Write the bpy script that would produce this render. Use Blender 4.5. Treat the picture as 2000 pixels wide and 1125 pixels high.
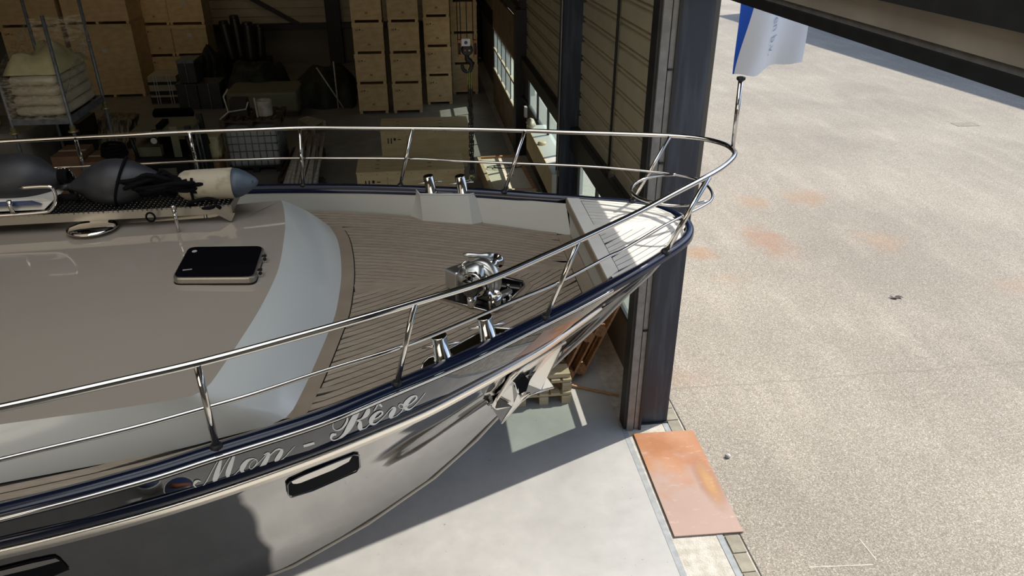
import bpy, bmesh, math, random
from mathutils import Vector, Matrix
from mathutils.bvhtree import BVHTree
random.seed(7)
D = bpy.data
for o in list(D.objects): D.objects.remove(o)
SC = bpy.context.scene
COL = SC.collection
R = math.radians

# ---------------------------------------------------------------- camera
FPX = 1473.0; PITCH = R(27.7); YAW = R(7.16); HC = 5.0
cam_d = D.cameras.new('camera'); cam = D.objects.new('camera', cam_d); COL.objects.link(cam)
cam_d.sensor_width = 36.0; cam_d.lens = FPX / 2000 * 36.0; cam_d.clip_end = 400; cam_d.clip_start = .05
cam.location = (0, 0, HC); cam.rotation_euler = (R(90) - PITCH, 0, -YAW)
SC.camera = cam
# ---------------------------------------------------------------- sky, sun, exposure
SUN_EL = R(47.2); SUN_AZ = R(23.7)
w = D.worlds.new('world'); SC.world = w; w.use_nodes = True
nt = w.node_tree; nt.nodes.clear()
sky = nt.nodes.new('ShaderNodeTexSky'); sky.sky_type = 'NISHITA'; sky.sun_disc = False
sky.sun_elevation = SUN_EL; sky.sun_rotation = R(90) - SUN_AZ; sky.air_density = 1.0; sky.dust_density = 1.2; sky.ozone_density = 1.0
bg = nt.nodes.new('ShaderNodeBackground'); bg.inputs[1].default_value = 0.15
wo = nt.nodes.new('ShaderNodeOutputWorld')
nt.links.new(sky.outputs[0], bg.inputs[0]); nt.links.new(bg.outputs[0], wo.inputs[0])
sl = D.lights.new('sun', 'SUN'); sl.energy = 3.3; sl.angle = R(.53); sl.color = (1, .95, .87)
so = D.objects.new('sun', sl); COL.objects.link(so)
sdir = Vector((math.cos(SUN_EL) * math.cos(SUN_AZ), math.cos(SUN_EL) * math.sin(SUN_AZ), math.sin(SUN_EL)))
so.rotation_euler = sdir.to_track_quat('Z', 'Y').to_euler(); so.location = sdir * 30
def area_light(x, y, z, sx, sy, e, col, tilt=0.):
    l = D.lights.new('hall_lamp_and_fill', 'AREA'); l.shape = 'RECTANGLE'; l.size = sx; l.size_y = sy; l.energy = e; l.color = col
    o = D.objects.new('hall_lamp_and_fill', l); COL.objects.link(o); o.location = (x, y, z); o.rotation_euler.x = tilt
area_light(-7.0, 0.5, 7.7, 8.0, 8.0, 60, (1, .86, .68))
area_light(-1.0, 2.0, 7.7, 4.0, 6.0, 105, (.90, .95, 1.0))  # added cool fill brightening the foredeck, no such source in the hall
area_light(-7.0, 20.5, 7.7, 3.0, 3.0, 14, (1, .80, .52))
area_light(-6.5, -5.85, 5.2, 9.0, 3.6, 170, (1, .88, .70), R(80))  # added unseen fill at the near wall, brightens crate fronts and back wall
SC.view_settings.view_transform = 'Standard'; SC.view_settings.look = 'None'
SC.view_settings.gamma = 1.0; SC.view_settings.use_curve_mapping = False
SC.view_settings.exposure = 0.62

# ---------------------------------------------------------------- ray helpers (true metric positions from measured directions)
_c, _s, _cy, _sy = math.cos(PITCH), math.sin(PITCH), math.cos(YAW), math.sin(YAW)
CF = Vector((_sy * _c, _cy * _c, -_s)); CR = Vector((_cy, -_sy, 0)); CU = CR.cross(CF); CP = Vector((0, 0, HC))
def ray(px, py): return CF * FPX + CR * (px - 1000) - CU * (py - 562.5)
def atz(px, py, z=0.0):
    d = ray(px, py); return CP + d * ((z - HC) / d.z)
def atx(px, py, x):
    d = ray(px, py); return CP + d * (x / d.x)
def aty(px, py, y):
    d = ray(px, py); return CP + d * (y / d.y)
BA = R(8); OFF = 4.355
BD = Vector((math.cos(BA), math.sin(BA), 0)); BN = Vector((-math.sin(BA), math.cos(BA), 0))
def bw(s, y, z): return BD * s + BN * (y + OFF) + Vector((0, 0, z))
def tob(p): return (p.dot(BD), p.dot(BN) - OFF, p.z)
def atb(px, py, yb):
    d = ray(px, py); return CP + d * ((OFF + yb) / d.dot(BN))

# ---------------------------------------------------------------- materials
def mat(name, col, rough=.6, metal=0., var=.0, vscale=4., bump=0., bscale=60., col2=None, stretch=None, spec=None, coat=0., alpha=None, trans=0., ior=None, coords='Object', fac=(.35, .65), rnd=0.):
    m = D.materials.new(name); m.use_nodes = True; t = m.node_tree; b = t.nodes['Principled BSDF']
    b.inputs['Base Color'].default_value = (*col, 1); b.inputs['Roughness'].default_value = rough; b.inputs['Metallic'].default_value = metal
    if spec is not None: b.inputs['Specular IOR Level'].default_value = spec
    if ior is not None: b.inputs['IOR'].default_value = ior
    if coat: b.inputs['Coat Weight'].default_value = coat; b.inputs['Coat Roughness'].default_value = .03
    if trans: b.inputs['Transmission Weight'].default_value = trans
    if alpha is not None: b.inputs['Alpha'].default_value = alpha
    tc = t.nodes.new('ShaderNodeTexCoord'); mp = t.nodes.new('ShaderNodeMapping'); t.links.new(tc.outputs[coords], mp.inputs[0])
    if stretch: mp.inputs['Scale'].default_value = stretch
    out = None
    if var or col2:
        n = t.nodes.new('ShaderNodeTexNoise'); n.inputs['Scale'].default_value = vscale; n.inputs['Detail'].default_value = 6; t.links.new(mp.outputs[0], n.inputs[0])
        r = t.nodes.new('ShaderNodeValToRGB'); r.color_ramp.elements[0].position = fac[0]; r.color_ramp.elements[1].position = fac[1]
        c2 = col2 or tuple(min(1, c * (1 + var)) for c in col); c1 = col if col2 else tuple(c * (1 - var) for c in col)
        r.color_ramp.elements[0].color = (*c1, 1); r.color_ramp.elements[1].color = (*c2, 1)
        t.links.new(n.outputs[0], r.inputs[0]); out = r.outputs[0]
    if rnd:
        oi = t.nodes.new('ShaderNodeObjectInfo'); ma = t.nodes.new('ShaderNodeMapRange'); ma.inputs[3].default_value = 1 - rnd; ma.inputs[4].default_value = 1 + rnd
        t.links.new(oi.outputs['Random'], ma.inputs[0])
        mx = t.nodes.new('ShaderNodeVectorMath'); mx.operation = 'SCALE'
        if out: t.links.new(out, mx.inputs[0])
        else: mx.inputs[0].default_value = col
        t.links.new(ma.outputs[0], mx.inputs['Scale']); out = mx.outputs[0]
    if out: t.links.new(out, b.inputs['Base Color'])
    if bump:
        n2 = t.nodes.new('ShaderNodeTexNoise'); n2.inputs['Scale'].default_value = bscale; n2.inputs['Detail'].default_value = 4; t.links.new(mp.outputs[0], n2.inputs[0])
        bp = t.nodes.new('ShaderNodeBump'); bp.inputs['Strength'].default_value = bump; bp.inputs['Distance'].default_value = .02
        t.links.new(n2.outputs[0], bp.inputs['Height']); t.links.new(bp.outputs[0], b.inputs['Normal'])
    return m
M = {}
M['navy_steel'] = mat('navy_steel', (.024, .030, .046), .42, col2=(.050, .060, .080), fac=(.48, .66), vscale=5, bump=.08, bscale=30, stretch=(3, 3, .25))
M['dark_steel'] = mat('dark_steel', (.018, .018, .018), .5, var=.2, vscale=8)
M['grey_track'] = mat('grey_track', (.22, .21, .20), .45, metal=.3, var=.15, vscale=12)
M['panel_beige'] = mat('panel_beige', (.46, .40, .27), .55, var=.06, vscale=3)
M['panel_brown'] = mat('panel_brown', (.22, .15, .09), .6, var=.25, vscale=3)
M['panel_lintel'] = mat('panel_lintel', (.30, .26, .21), .6, var=.12, vscale=2.5)
M['ply'] = mat('ply', (.60, .41, .20), .6, col2=(.71, .51, .275), vscale=2.0, stretch=(2.2, 2.2, 5.0), bump=.04, rnd=.10, fac=(.38, .62))
M['stamp'] = mat('stamp', (.36, .22, .10), .6)
M['ply2'] = mat('ply2', (.66, .50, .26), .6, col2=(.76, .61, .35), vscale=2.2, stretch=(1.0, 6, 6), bump=.03, rnd=.05)
M['oldwood'] = mat('oldwood', (.34, .165, .075), .7, col2=(.52, .29, .14), vscale=5, stretch=(1, 6, 6), bump=.1)
M['palewood'] = mat('palewood', (.50, .38, .23), .7, col2=(.62, .50, .33), vscale=5, stretch=(1, 6, 6), bump=.08)
M['darkwood'] = mat('darkwood', (.06, .035, .022), .7, var=.3, vscale=5)
M['card'] = mat('card', (.16, .085, .045), .75, var=.12, vscale=3)
M['ink'] = mat('ink', (.012, .011, .01), .6)
M['paper'] = mat('paper', (.62, .60, .56), .7)
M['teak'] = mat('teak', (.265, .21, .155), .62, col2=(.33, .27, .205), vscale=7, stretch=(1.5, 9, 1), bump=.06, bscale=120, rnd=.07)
M['recess_shade'] = mat('recess_shade', (.004, .005, .008), .9, spec=.05)  # flat black, the shade inside deep recesses put into the colour
M['dark_chrome'] = mat('dark_chrome', (.16, .16, .165), .08, metal=1.)
M['bulwark_white'] = mat('bulwark_white', (.46, .455, .41), .42, var=.02, vscale=2)
M['teak_margin'] = mat('teak_margin', (.225, .175, .125), .6, col2=(.27, .21, .155), vscale=5, bump=.05, rnd=.05)
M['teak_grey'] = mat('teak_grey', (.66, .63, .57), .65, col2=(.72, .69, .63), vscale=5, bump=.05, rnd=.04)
M['caulk'] = mat('caulk', (.012, .011, .010), .6)
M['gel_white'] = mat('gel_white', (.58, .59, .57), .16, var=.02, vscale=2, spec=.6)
M['gel_roof_shaded'] = mat('gel_roof_shaded', (.335, .295, .25), .05, var=.02, vscale=1.5, spec=.7)  # front panel's paint, with the roof top's dimmer light put into the colour
M['hull'] = mat('hull', (.215, .215, .22), .03, metal=.95, spec=.8)
M['band'] = mat('band', (.115, .118, .125), .02, metal=.95, spec=.8)
M['navy'] = mat('navy', (.006, .010, .030), .16, spec=.45, coat=.15)
M['chrome'] = mat('chrome', (.66, .64, .61), .07, metal=1.)
M['satin'] = mat('satin', (.72, .70, .66), .22, metal=1.)
M['windlass_satin'] = mat('windlass_satin', (.62, .62, .60), .33, metal=1.)
M['cream_board'] = mat('cream_board', (.72, .67, .52), .6, var=.05)
M['stem_metal'] = mat('stem_metal', (.50, .47, .42), .5, metal=.3)
M['cream'] = mat('cream', (.95, .89, .79), .28, metal=1.)
M['letter'] = mat('letter', (.93, .96, .97), .6)
M['blackglass'] = mat('blackglass', (.004, .004, .006), .03, spec=.8)
M['black'] = mat('black', (.010, .010, .011), .5, var=.2, vscale=10)
M['rope'] = mat('rope', (.004, .004, .005), .9, spec=.15, bump=.4, bscale=90)
M['fender_grey'] = mat('fender_grey', (.028, .029, .034), .5, var=.35, vscale=5, bump=.05)
M['fender_white'] = mat('fender_white', (.44, .39, .29), .6, col2=(.20, .14, .085), vscale=9, fac=(.52, .75), bump=.05)
M['fender_navy'] = mat('fender_navy', (.03, .045, .07), .5, col2=(.10, .13, .17), vscale=6, fac=(.4, .7))
M['blue'] = mat('blue', (.03, .055, .13), .4)
M['white'] = mat('white', (.62, .60, .55), .4)
M['alu'] = mat('alu', (.37, .345, .30), .35, metal=.8, var=.05)
M['rust_hook'] = mat('rust_hook', (.30, .09, .03), .6)
M['chain'] = mat('chain', (.05, .045, .035), .45, metal=.6)
M['yellow_green'] = mat('yellow_green', (.22, .22, .05), .6)
M['brass'] = mat('brass', (.50, .43, .22), .35, metal=.7)
M['galv'] = mat('galv', (.20, .22, .24), .5, metal=.5, var=.2, vscale=15)
M['film'] = mat('film', (.62, .55, .42), .3, var=.15, vscale=6, bump=.6, bscale=14, stretch=(1, 1, .3))
_t = M['film'].node_tree; _n = _t.nodes.new('ShaderNodeTexNoise'); _n.inputs['Scale'].default_value = 9; _n.inputs['Detail'].default_value = 7
_c0 = _t.nodes.new('ShaderNodeTexCoord'); _m0 = _t.nodes.new('ShaderNodeMapping'); _m0.inputs['Scale'].default_value = (1, 1.2, 3.2); _m0.inputs['Rotation'].default_value = (.5, .3, 0)
_r0 = _t.nodes.new('ShaderNodeMapRange'); _r0.inputs[1].default_value = .42; _r0.inputs[2].default_value = .68; _r0.inputs[3].default_value = .08; _r0.inputs[4].default_value = .6
_t.links.new(_c0.outputs['Object'], _m0.inputs[0]); _t.links.new(_m0.outputs[0], _n.inputs[0]); _t.links.new(_n.outputs[0], _r0.inputs[0]); _t.links.new(_r0.outputs[0], _t.nodes['Principled BSDF'].inputs['Alpha'])
M['bag'] = mat('bag', (.62, .56, .42), .4, var=.12, vscale=4, bump=.5, bscale=9)
M['bag_yellow'] = mat('bag_yellow', (.66, .60, .34), .38, var=.15, vscale=4, bump=.6, bscale=8)
M['sheet_grey'] = mat('sheet_grey', (.20, .19, .17), .5, var=.15, vscale=4, bump=.4, bscale=9)
M['tarp'] = mat('tarp', (.020, .023, .017), .6, var=.4, vscale=5, bump=1., bscale=7, spec=.3)
M['darkpipe'] = mat('darkpipe', (.045, .042, .035), .35, metal=.5)
M['bin'] = mat('bin', (.05, .052, .056), .5, var=.15)
M['board'] = mat('board', (.42, .37, .26), .6, var=.1, vscale=5)
M['ibc_white'] = mat('ibc_white', (.40, .42, .40), .45, var=.05, vscale=3)
M['bark'] = mat('bark', (.30, .24, .14), .55, col2=(.06, .045, .03), vscale=7, stretch=(3.5, 1, .8), bump=1., bscale=12, fac=(.42, .6))
M['khaki'] = mat('khaki', (.17, .165, .10), .55, var=.08)
M['glass'] = mat('glass', (.75, .85, .85), .05, trans=1., ior=1.1)
M['frosted'] = mat('frosted', (.72, .76, .74), .45, trans=.85, ior=1.1)
M['pipe_pale'] = mat('pipe_pale', (.44, .41, .35), .55, var=.25, vscale=8)
M['flag_white'] = mat('flag_white', (.86, .88, .92), .8)
M['flag_blue'] = mat('flag_blue', (.015, .10, .55), .8)
M['flag_ink'] = mat('flag_ink', (.28, .34, .46), .8)
M['kerb'] = mat('kerb', (.30, .27, .20), .85, var=.15, vscale=9, bump=.2, rnd=.1)
M['kerb_line'] = mat('kerb_line', (.33, .345, .34), .7, var=.12, vscale=14)
M['strip_conc'] = mat('strip_conc', (.47, .43, .35), .9, col2=(.62, .58, .50), vscale=14, bump=.4, bscale=70)
M['stone'] = mat('stone', (.5, .49, .47), .8, var=.3, vscale=20)
M['roof_dark'] = mat('roof_dark', (.16, .14, .11), .8)
M['facade'] = mat('facade', (.35, .34, .32), .8)

def node_mat(name):
    m = D.materials.new(name); m.use_nodes = True; t = m.node_tree; return m, t, t.nodes['Principled BSDF']
def world_pos(t):
    g = t.nodes.new('ShaderNodeNewGeometry'); return g.outputs['Position']
def noise(t, src, scale, detail=5, stretch=None, rough=.5):
    if stretch:
        mp = t.nodes.new('ShaderNodeMapping'); mp.inputs['Scale'].default_value = stretch; t.links.new(src, mp.inputs[0]); src = mp.outputs[0]
    n = t.nodes.new('ShaderNodeTexNoise'); n.inputs['Scale'].default_value = scale; n.inputs['Detail'].default_value = detail; n.inputs['Roughness'].default_value = rough
    t.links.new(src, n.inputs[0]); return n.outputs[0]
def ramp(t, src, stops):
    r = t.nodes.new('ShaderNodeValToRGB'); e = r.color_ramp.elements
    while len(e) < len(stops): e.new(.5)
    for i, (p, c) in enumerate(stops):
        e[i].position = p; e[i].color = (*c, 1) if len(c) == 3 else c
    t.links.new(src, r.inputs[0]); return r.outputs[0]
def mixc(t, f, a, b, mode='MIX'):
    m = t.nodes.new('ShaderNodeMix'); m.data_type = 'RGBA'; m.blend_type = mode
    for v, k in ((f, 0), (a, 6), (b, 7)):
        if isinstance(v, (int, float)): m.inputs[k].default_value = v
        elif isinstance(v, tuple): m.inputs[k].default_value = (*v, 1)
        else: t.links.new(v, m.inputs[k])
    return m.outputs[2]
def mth(t, op, a, b=None, c=None):
    m = t.nodes.new('ShaderNodeMath'); m.operation = op
    for i, v in enumerate((a, b, c)):
        if v is None: continue
        if isinstance(v, (int, float)): m.inputs[i].default_value = v
        else: t.links.new(v, m.inputs[i])
    return m.outputs[0]
def dist2(t, pos, cx, cy, rx, ry):
    s = t.nodes.new('ShaderNodeSeparateXYZ'); t.links.new(pos, s.inputs[0])
    a = mth(t, 'MULTIPLY', mth(t, 'SUBTRACT', s.outputs[0], cx), 1 / rx); b = mth(t, 'MULTIPLY', mth(t, 'SUBTRACT', s.outputs[1], cy), 1 / ry)
    return mth(t, 'SQRT', mth(t, 'ADD', mth(t, 'MULTIPLY', a, a), mth(t, 'MULTIPLY', b, b)))
def blob(t, pos, cx, cy, rx, ry, nz, k=.8):
    d = mth(t, 'ADD', dist2(t, pos, cx, cy, rx, ry), mth(t, 'MULTIPLY', mth(t, 'SUBTRACT', nz, .5), k * 2))
    mr = t.nodes.new('ShaderNodeMapRange'); mr.inputs[1].default_value = .3; mr.inputs[2].default_value = 1.; mr.inputs[3].default_value = 1; mr.inputs[4].default_value = 0
    t.links.new(d, mr.inputs[0]); return mr.outputs[0]
# concrete floor of the hall
m, t, b = node_mat('concrete'); P = world_pos(t)
c = ramp(t, noise(t, P, 1.3, 8, rough=.6), [(.35, (.47, .455, .42)), (.65, (.54, .525, .485))])
c = mixc(t, mth(t, 'MULTIPLY', noise(t, P, 9, 6), .45), c, (.30, .30, .29))
c = mixc(t, mth(t, 'MULTIPLY', ramp(t, noise(t, P, .45, 6, rough=.65), [(.45, (0, 0, 0)), (.75, (1, 1, 1))]), .25), c, (.20, .19, .17))
c = mixc(t, mth(t, 'MULTIPLY', blob(t, P, -6, 19, 14, 15, noise(t, P, .6, 7), .5), .82), c, (.15, .14, .12))  # far hall's shade painted into the floor colour as a broad dark area
c = mixc(t, ramp(t, noise(t, P, 26, 3), [(.70, (0, 0, 0)), (.76, (1, 1, 1))]), c, (.22, .22, .21))
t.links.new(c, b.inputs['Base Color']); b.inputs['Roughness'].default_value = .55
t.links.new(ramp(t, noise(t, P, 4, 5), [(.3, (.35,) * 3), (.7, (.6,) * 3)]), b.inputs['Roughness'])
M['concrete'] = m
# yard surface: exposed aggregate with rust stains
m, t, b = node_mat('aggregate'); P = world_pos(t)
v = t.nodes.new('ShaderNodeTexVoronoi'); v.inputs['Scale'].default_value = 105; t.links.new(P, v.inputs[0])
sp = t.nodes.new('ShaderNodeSeparateColor'); t.links.new(v.outputs['Color'], sp.inputs[0])
c = ramp(t, sp.outputs[0], [(0., (.21, .188, .148)), (.35, (.305, .272, .218)), (.8, (.375, .338, .278)), (1., (.53, .50, .43))])
big = ramp(t, noise(t, P, .35, 5), [(.35, (.86, .84, .82)), (.65, (1.08, 1.06, 1.03))])
c = mixc(t, 1., c, big, 'MULTIPLY')
st = ramp(t, noise(t, P, 2.4, 5, stretch=(1, .25, 1)), [(.48, (1, 1, 1)), (.7, (1.13, 1.13, 1.13))]); c = mixc(t, 1., c, st, 'MULTIPLY')
nz = noise(t, P, 3.5, 6)
for (px, py, rx, ry, k, col) in ((1500, 470, .45, .8, .38, (.36, .17, .09)), (1575, 385, .5, .5, .30, (.40, .20, .09)), (1370, 495, .3, .3, .35, (.42, .20, .08)),
                            (1470, 395, .4, .4, .28, (.42, .22, .10)), (1720, 470, .5, .5, .22, (.42, .22, .10)), (1420, 545, .35, .2, .2, (.42, .24, .12)), (1330, 735, .5, .3, .16, (.42, .24, .14)), (1990, 560, .5, .4, .15, (.42, .24, .14))):
    q = atz(px, py, 0); f = mth(t, 'MULTIPLY', blob(t, P, q.x, q.y, rx, ry, nz), k * 1.25); c = mixc(t, f, c, col)
# faint tyre polish and joint line
q0 = atz(1310, 760, 0); q1 = atz(2000, 708, 0); dv = (q1 - q0).normalized(); nvx, nvy = -dv.y, dv.x; k0 = nvx * q0.x + nvy * q0.y
s_ = t.nodes.new('ShaderNodeSeparateXYZ'); t.links.new(P, s_.inputs[0])
ln = mth(t, 'ABSOLUTE', mth(t, 'SUBTRACT', mth(t, 'ADD', mth(t, 'MULTIPLY', s_.outputs[0], nvx), mth(t, 'MULTIPLY', s_.outputs[1], nvy)), mth(t, 'ADD', mth(t, 'MULTIPLY', mth(t, 'SUBTRACT', nz, .5), .12), k0)))
f = mth(t, 'MULTIPLY', mth(t, 'LESS_THAN', ln, .014), .28); c = mixc(t, f, c, (.17, .14, .11))
t.links.new(c, b.inputs['Base Color']); b.inputs['Roughness'].default_value = .85
bp = t.nodes.new('ShaderNodeBump'); bp.inputs['Strength'].default_value = .35; bp.inputs['Distance'].default_value = .006
t.links.new(v.outputs['Distance'], bp.inputs['Height']); t.links.new(bp.outputs[0], b.inputs['Normal'])
M['aggregate'] = m
# rusty plate
m, t, b = node_mat('rusty_plate'); P = world_pos(t)
nz = noise(t, P, 5, 6); c = ramp(t, noise(t, P, 2.3, 7), [(.35, (.38, .155, .060)), (.62, (.47, .23, .115))])
s_ = t.nodes.new('ShaderNodeSeparateXYZ'); t.links.new(P, s_.inputs[0])
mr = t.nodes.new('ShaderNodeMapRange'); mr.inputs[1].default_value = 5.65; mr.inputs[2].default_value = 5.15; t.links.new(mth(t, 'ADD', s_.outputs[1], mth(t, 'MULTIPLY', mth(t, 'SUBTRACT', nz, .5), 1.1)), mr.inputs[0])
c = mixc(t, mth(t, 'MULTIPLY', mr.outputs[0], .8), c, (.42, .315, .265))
q = atz(1385, 945, 0); c = mixc(t, mth(t, 'MULTIPLY', blob(t, P, q.x, q.y, .13, .42, nz, .3), .8), c, (.26, .09, .035)); c = mixc(t, mth(t, 'MULTIPLY', blob(t, P, q.x, q.y, .09, .36, nz, .25), 1.), c, (.46, .25, .10))
c = mixc(t, mth(t, 'MULTIPLY', ramp(t, noise(t, P, 9, 8, stretch=(1, 2.5, 1), rough=.7), [(.58, (0, 0, 0)), (.68, (1, 1, 1))]), .35), c, (.68, .52, .44))
t.links.new(c, b.inputs['Base Color']); b.inputs['Roughness'].default_value = .7
M['rusty_plate'] = m

# ---------------------------------------------------------------- mesh builder
class MB:
    def __init__(s): s.v = []; s.f = []; s.sm = []
    def add(s, vs, fs, smooth=False):
        o = len(s.v); s.v += [Vector(p) for p in vs]; s.f += [tuple(i + o for i in f) for f in fs]; s.sm += [smooth] * len(fs); return s
    def box(s, a, b):
        x0, y0, z0 = [min(p, q) for p, q in zip(a, b)]; x1, y1, z1 = [max(p, q) for p, q in zip(a, b)]
        return s.add([(x0, y0, z0), (x1, y0, z0), (x1, y1, z0), (x0, y1, z0), (x0, y0, z1), (x1, y0, z1), (x1, y1, z1), (x0, y1, z1)],
                     [(0, 3, 2, 1), (4, 5, 6, 7), (0, 1, 5, 4), (1, 2, 6, 5), (2, 3, 7, 6), (3, 0, 4, 7)])
    def obox(s, c, ax, ay, az):   # centre and three half-axis vectors
        c, ax, ay, az = Vector(c), Vector(ax), Vector(ay), Vector(az); vs = []
        for k in (-1, 1):
            for i, j in ((-1, -1), (1, -1), (1, 1), (-1, 1)): vs.append(c + ax * i + ay * j + az * k)
        return s.add(vs, [(0, 3, 2, 1), (4, 5, 6, 7), (0, 1, 5, 4), (1, 2, 6, 5), (2, 3, 7, 6), (3, 0, 4, 7)])
    def bar(s, p, q, wd, h, up=(0, 0, 1)):
        p, q = Vector(p), Vector(q); d = q - p; u = Vector(up); sd = d.cross(u)
        if sd.length < 1e-6: sd = d.cross(Vector((1, 0, 0)))
        sd.normalize(); u = sd.cross(d).normalized()
        return s.obox((p + q) / 2, d / 2, sd * wd / 2, u * h / 2)
    def tube(s, pts, r, n=10, closed=False, caps=True):
        pts = [Vector(p) for p in pts]; N = len(pts); rs = r if isinstance(r, (list, tuple)) else [r] * N
        tang = []
        for i in range(N):
            if closed: d = pts[(i + 1) % N] - pts[i - 1]
            else: d = pts[min(i + 1, N - 1)] - pts[max(i - 1, 0)]
            tang.append(d.normalized())
        up = Vector((0, 0, 1)) if abs(tang[0].z) < .9 else Vector((1, 0, 0))
        a = tang[0].cross(up).normalized(); vs = []
        for i in range(N):
            a = (a - tang[i] * a.dot(tang[i])).normalized(); bb = tang[i].cross(a)
            for k in range(n):
                th = 2 * math.pi * k / n; vs.append(pts[i] + (a * math.cos(th) + bb * math.sin(th)) * rs[i])
        fs = []
        for i in range(N if closed else N - 1):
            for k in range(n):
                j = (i + 1) % N; fs.append((i * n + k, i * n + (k + 1) % n, j * n + (k + 1) % n, j * n + k))
        s.add(vs, fs, True)
        if caps and not closed:
            o = len(s.v) - len(vs); s.f += [tuple(o + k for k in range(n))[::-1], tuple(o + (N - 1) * n + k for k in range(n))]; s.sm += [False, False]
        return s
    def lathe(s, p, ax, prof, n=20, smooth=True, caps=True):   # prof: (dist along axis, radius)
        p, ax = Vector(p), Vector(ax).normalized(); up = Vector((0, 0, 1)) if abs(ax.z) < .9 else Vector((1, 0, 0))
        a = ax.cross(up).normalized(); bb = ax.cross(a); vs = []
        for h, r in prof:
            for k in range(n):
                th = 2 * math.pi * k / n; vs.append(p + ax * h + (a * math.cos(th) + bb * math.sin(th)) * max(r, 1e-4))
        fs = [(i * n + k, i * n + (k + 1) % n, (i + 1) * n + (k + 1) % n, (i + 1) * n + k) for i in range(len(prof) - 1) for k in range(n)]
        s.add(vs, fs, smooth)
        if caps:
            o = len(s.v) - len(vs); s.f += [tuple(o + k for k in range(n))[::-1], tuple(o + (len(prof) - 1) * n + k for k in range(n))]; s.sm += [False, False]
        return s
    def prism(s, poly, h):   # poly of 3D points, extruded by vector h
        n = len(poly); poly = [Vector(p) for p in poly]; h = Vector(h)
        return s.add(poly + [p + h for p in poly], [tuple(range(n))[::-1], tuple(range(n, 2 * n))] + [(i, (i + 1) % n, n + (i + 1) % n, n + i) for i in range(n)])
    def grid(s, rows, smooth=True, closed=False):
        m_, n = len(rows), len(rows[0]); vs = [p for r in rows for p in r]; fs = []
        for i in range(m_ - 1):
            for j in range(n if closed else n - 1): fs.append((i * n + j, i * n + (j + 1) % n, (i + 1) * n + (j + 1) % n, (i + 1) * n + j))
        return s.add(vs, fs, smooth)
    def mesh(s, name, mt, org=Vector((0, 0, 0))):
        me = D.meshes.new(name); me.from_pydata([tuple(v - org) for v in s.v], [], s.f); me.materials.append(mt)
        bm = bmesh.new(); bm.from_mesh(me); bmesh.ops.recalc_face_normals(bm, faces=bm.faces)
        bm.to_mesh(me); bm.free()
        for p, q in zip(me.polygons, s.sm): p.use_smooth = q
        me.update(); return me
    def build(s, name, mt, parent=None, local=False, bevel=0., label=None):
        if isinstance(mt, str): mt = M[mt]
        org = Vector((0, 0, 0))
        if not local:
            q = parent
            while q is not None: org += Vector(q.location); q = q.parent
            if parent is None and s.v:
                xs = [v.x for v in s.v]; ys = [v.y for v in s.v]; zs = [v.z for v in s.v]
                org = Vector(((min(xs) + max(xs)) / 2, (min(ys) + max(ys)) / 2, min(zs)))
        o = D.objects.new(name, s.mesh(name, mt, org)); COL.objects.link(o); o.parent = parent
        if parent is None and not local: o.location = org
        if bevel:
            b_ = o.modifiers.new('bevel', 'BEVEL'); b_.width = bevel; b_.segments = 2; b_.limit_method = 'ANGLE'
        if label: o['label'] = label
        return o
def tag(o, label=None, cat=None, group=None, kind=None):
    if label: o['label'] = label
    if cat: o['category'] = cat
    if group: o['group'] = group
    if kind: o['kind'] = kind
    return o
def thing(name, loc, label, cat, group=None, rz=0.):
    o = D.objects.new(name, None); COL.objects.link(o); o.location = loc; o.rotation_euler.z = rz; o.empty_display_size = .1
    return tag(o, label, cat, group)
def copy_tree(o, parent=None):
    c_ = o.copy(); COL.objects.link(c_); c_.parent = parent
    for ch in [x for x in D.objects if x.parent == o]: copy_tree(ch, c_)
    return c_
def crom(pts, n=6, closed=False):
    out = []; N = len(pts); g = (lambda i: pts[i % N]) if closed else (lambda i: pts[max(0, min(N - 1, i))])
    for i in range(N if closed else N - 1):
        p0, p1, p2, p3 = [list(g(i + k)) for k in (-1, 0, 1, 2)]
        for k in range(n):
            t_ = k / n; out.append(tuple(.5 * (2 * b_ + (c_ - a_) * t_ + (2 * a_ - 5 * b_ + 4 * c_ - d_) * t_ * t_ + (3 * b_ - a_ - 3 * c_ + d_) * t_ ** 3) for a_, b_, c_, d_ in zip(p0, p1, p2, p3)))
    if not closed: out.append(tuple(pts[-1]))
    return out
def interp(x, tb):
    if x <= tb[0][0]: return tb[0][1]
    for (a, b_), (c_, d_) in zip(tb, tb[1:]):
        if x <= c_: return b_ + (d_ - b_) * (x - a) / (c_ - a)
    return tb[-1][1]
def struct(mb, name, mt, **k): return tag(mb.build(name, mt, **k), kind='structure')

# ================================================================ SETTING
def add_window_mat():
    m = D.materials.new('pane'); m.use_nodes = True; t = m.node_tree; t.nodes.clear()
    tr = t.nodes.new('ShaderNodeBsdfTransparent'); tr.inputs[0].default_value = (.86, .93, .90, 1)
    tl = t.nodes.new('ShaderNodeBsdfTranslucent'); tl.inputs[0].default_value = (.8, .88, .85, 1)
    gl = t.nodes.new('ShaderNodeBsdfGlossy'); gl.inputs[1].default_value = .1
    m1 = t.nodes.new('ShaderNodeMixShader'); m1.inputs[0].default_value = .10; m2 = t.nodes.new('ShaderNodeMixShader'); m2.inputs[0].default_value = .06
    o = t.nodes.new('ShaderNodeOutputMaterial'); t.links.new(tr.outputs[0], m1.inputs[1]); t.links.new(tl.outputs[0], m1.inputs[2])
    t.links.new(m1.outputs[0], m2.inputs[1]); t.links.new(gl.outputs[0], m2.inputs[2]); t.links.new(m2.outputs[0], o.inputs[0])
    return m
M['pane'] = add_window_mat()
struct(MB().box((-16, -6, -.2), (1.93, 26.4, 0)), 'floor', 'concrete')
struct(MB().box((2.60, -70, -.2), (140, 130, 0)), 'ground', 'aggregate')
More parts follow.
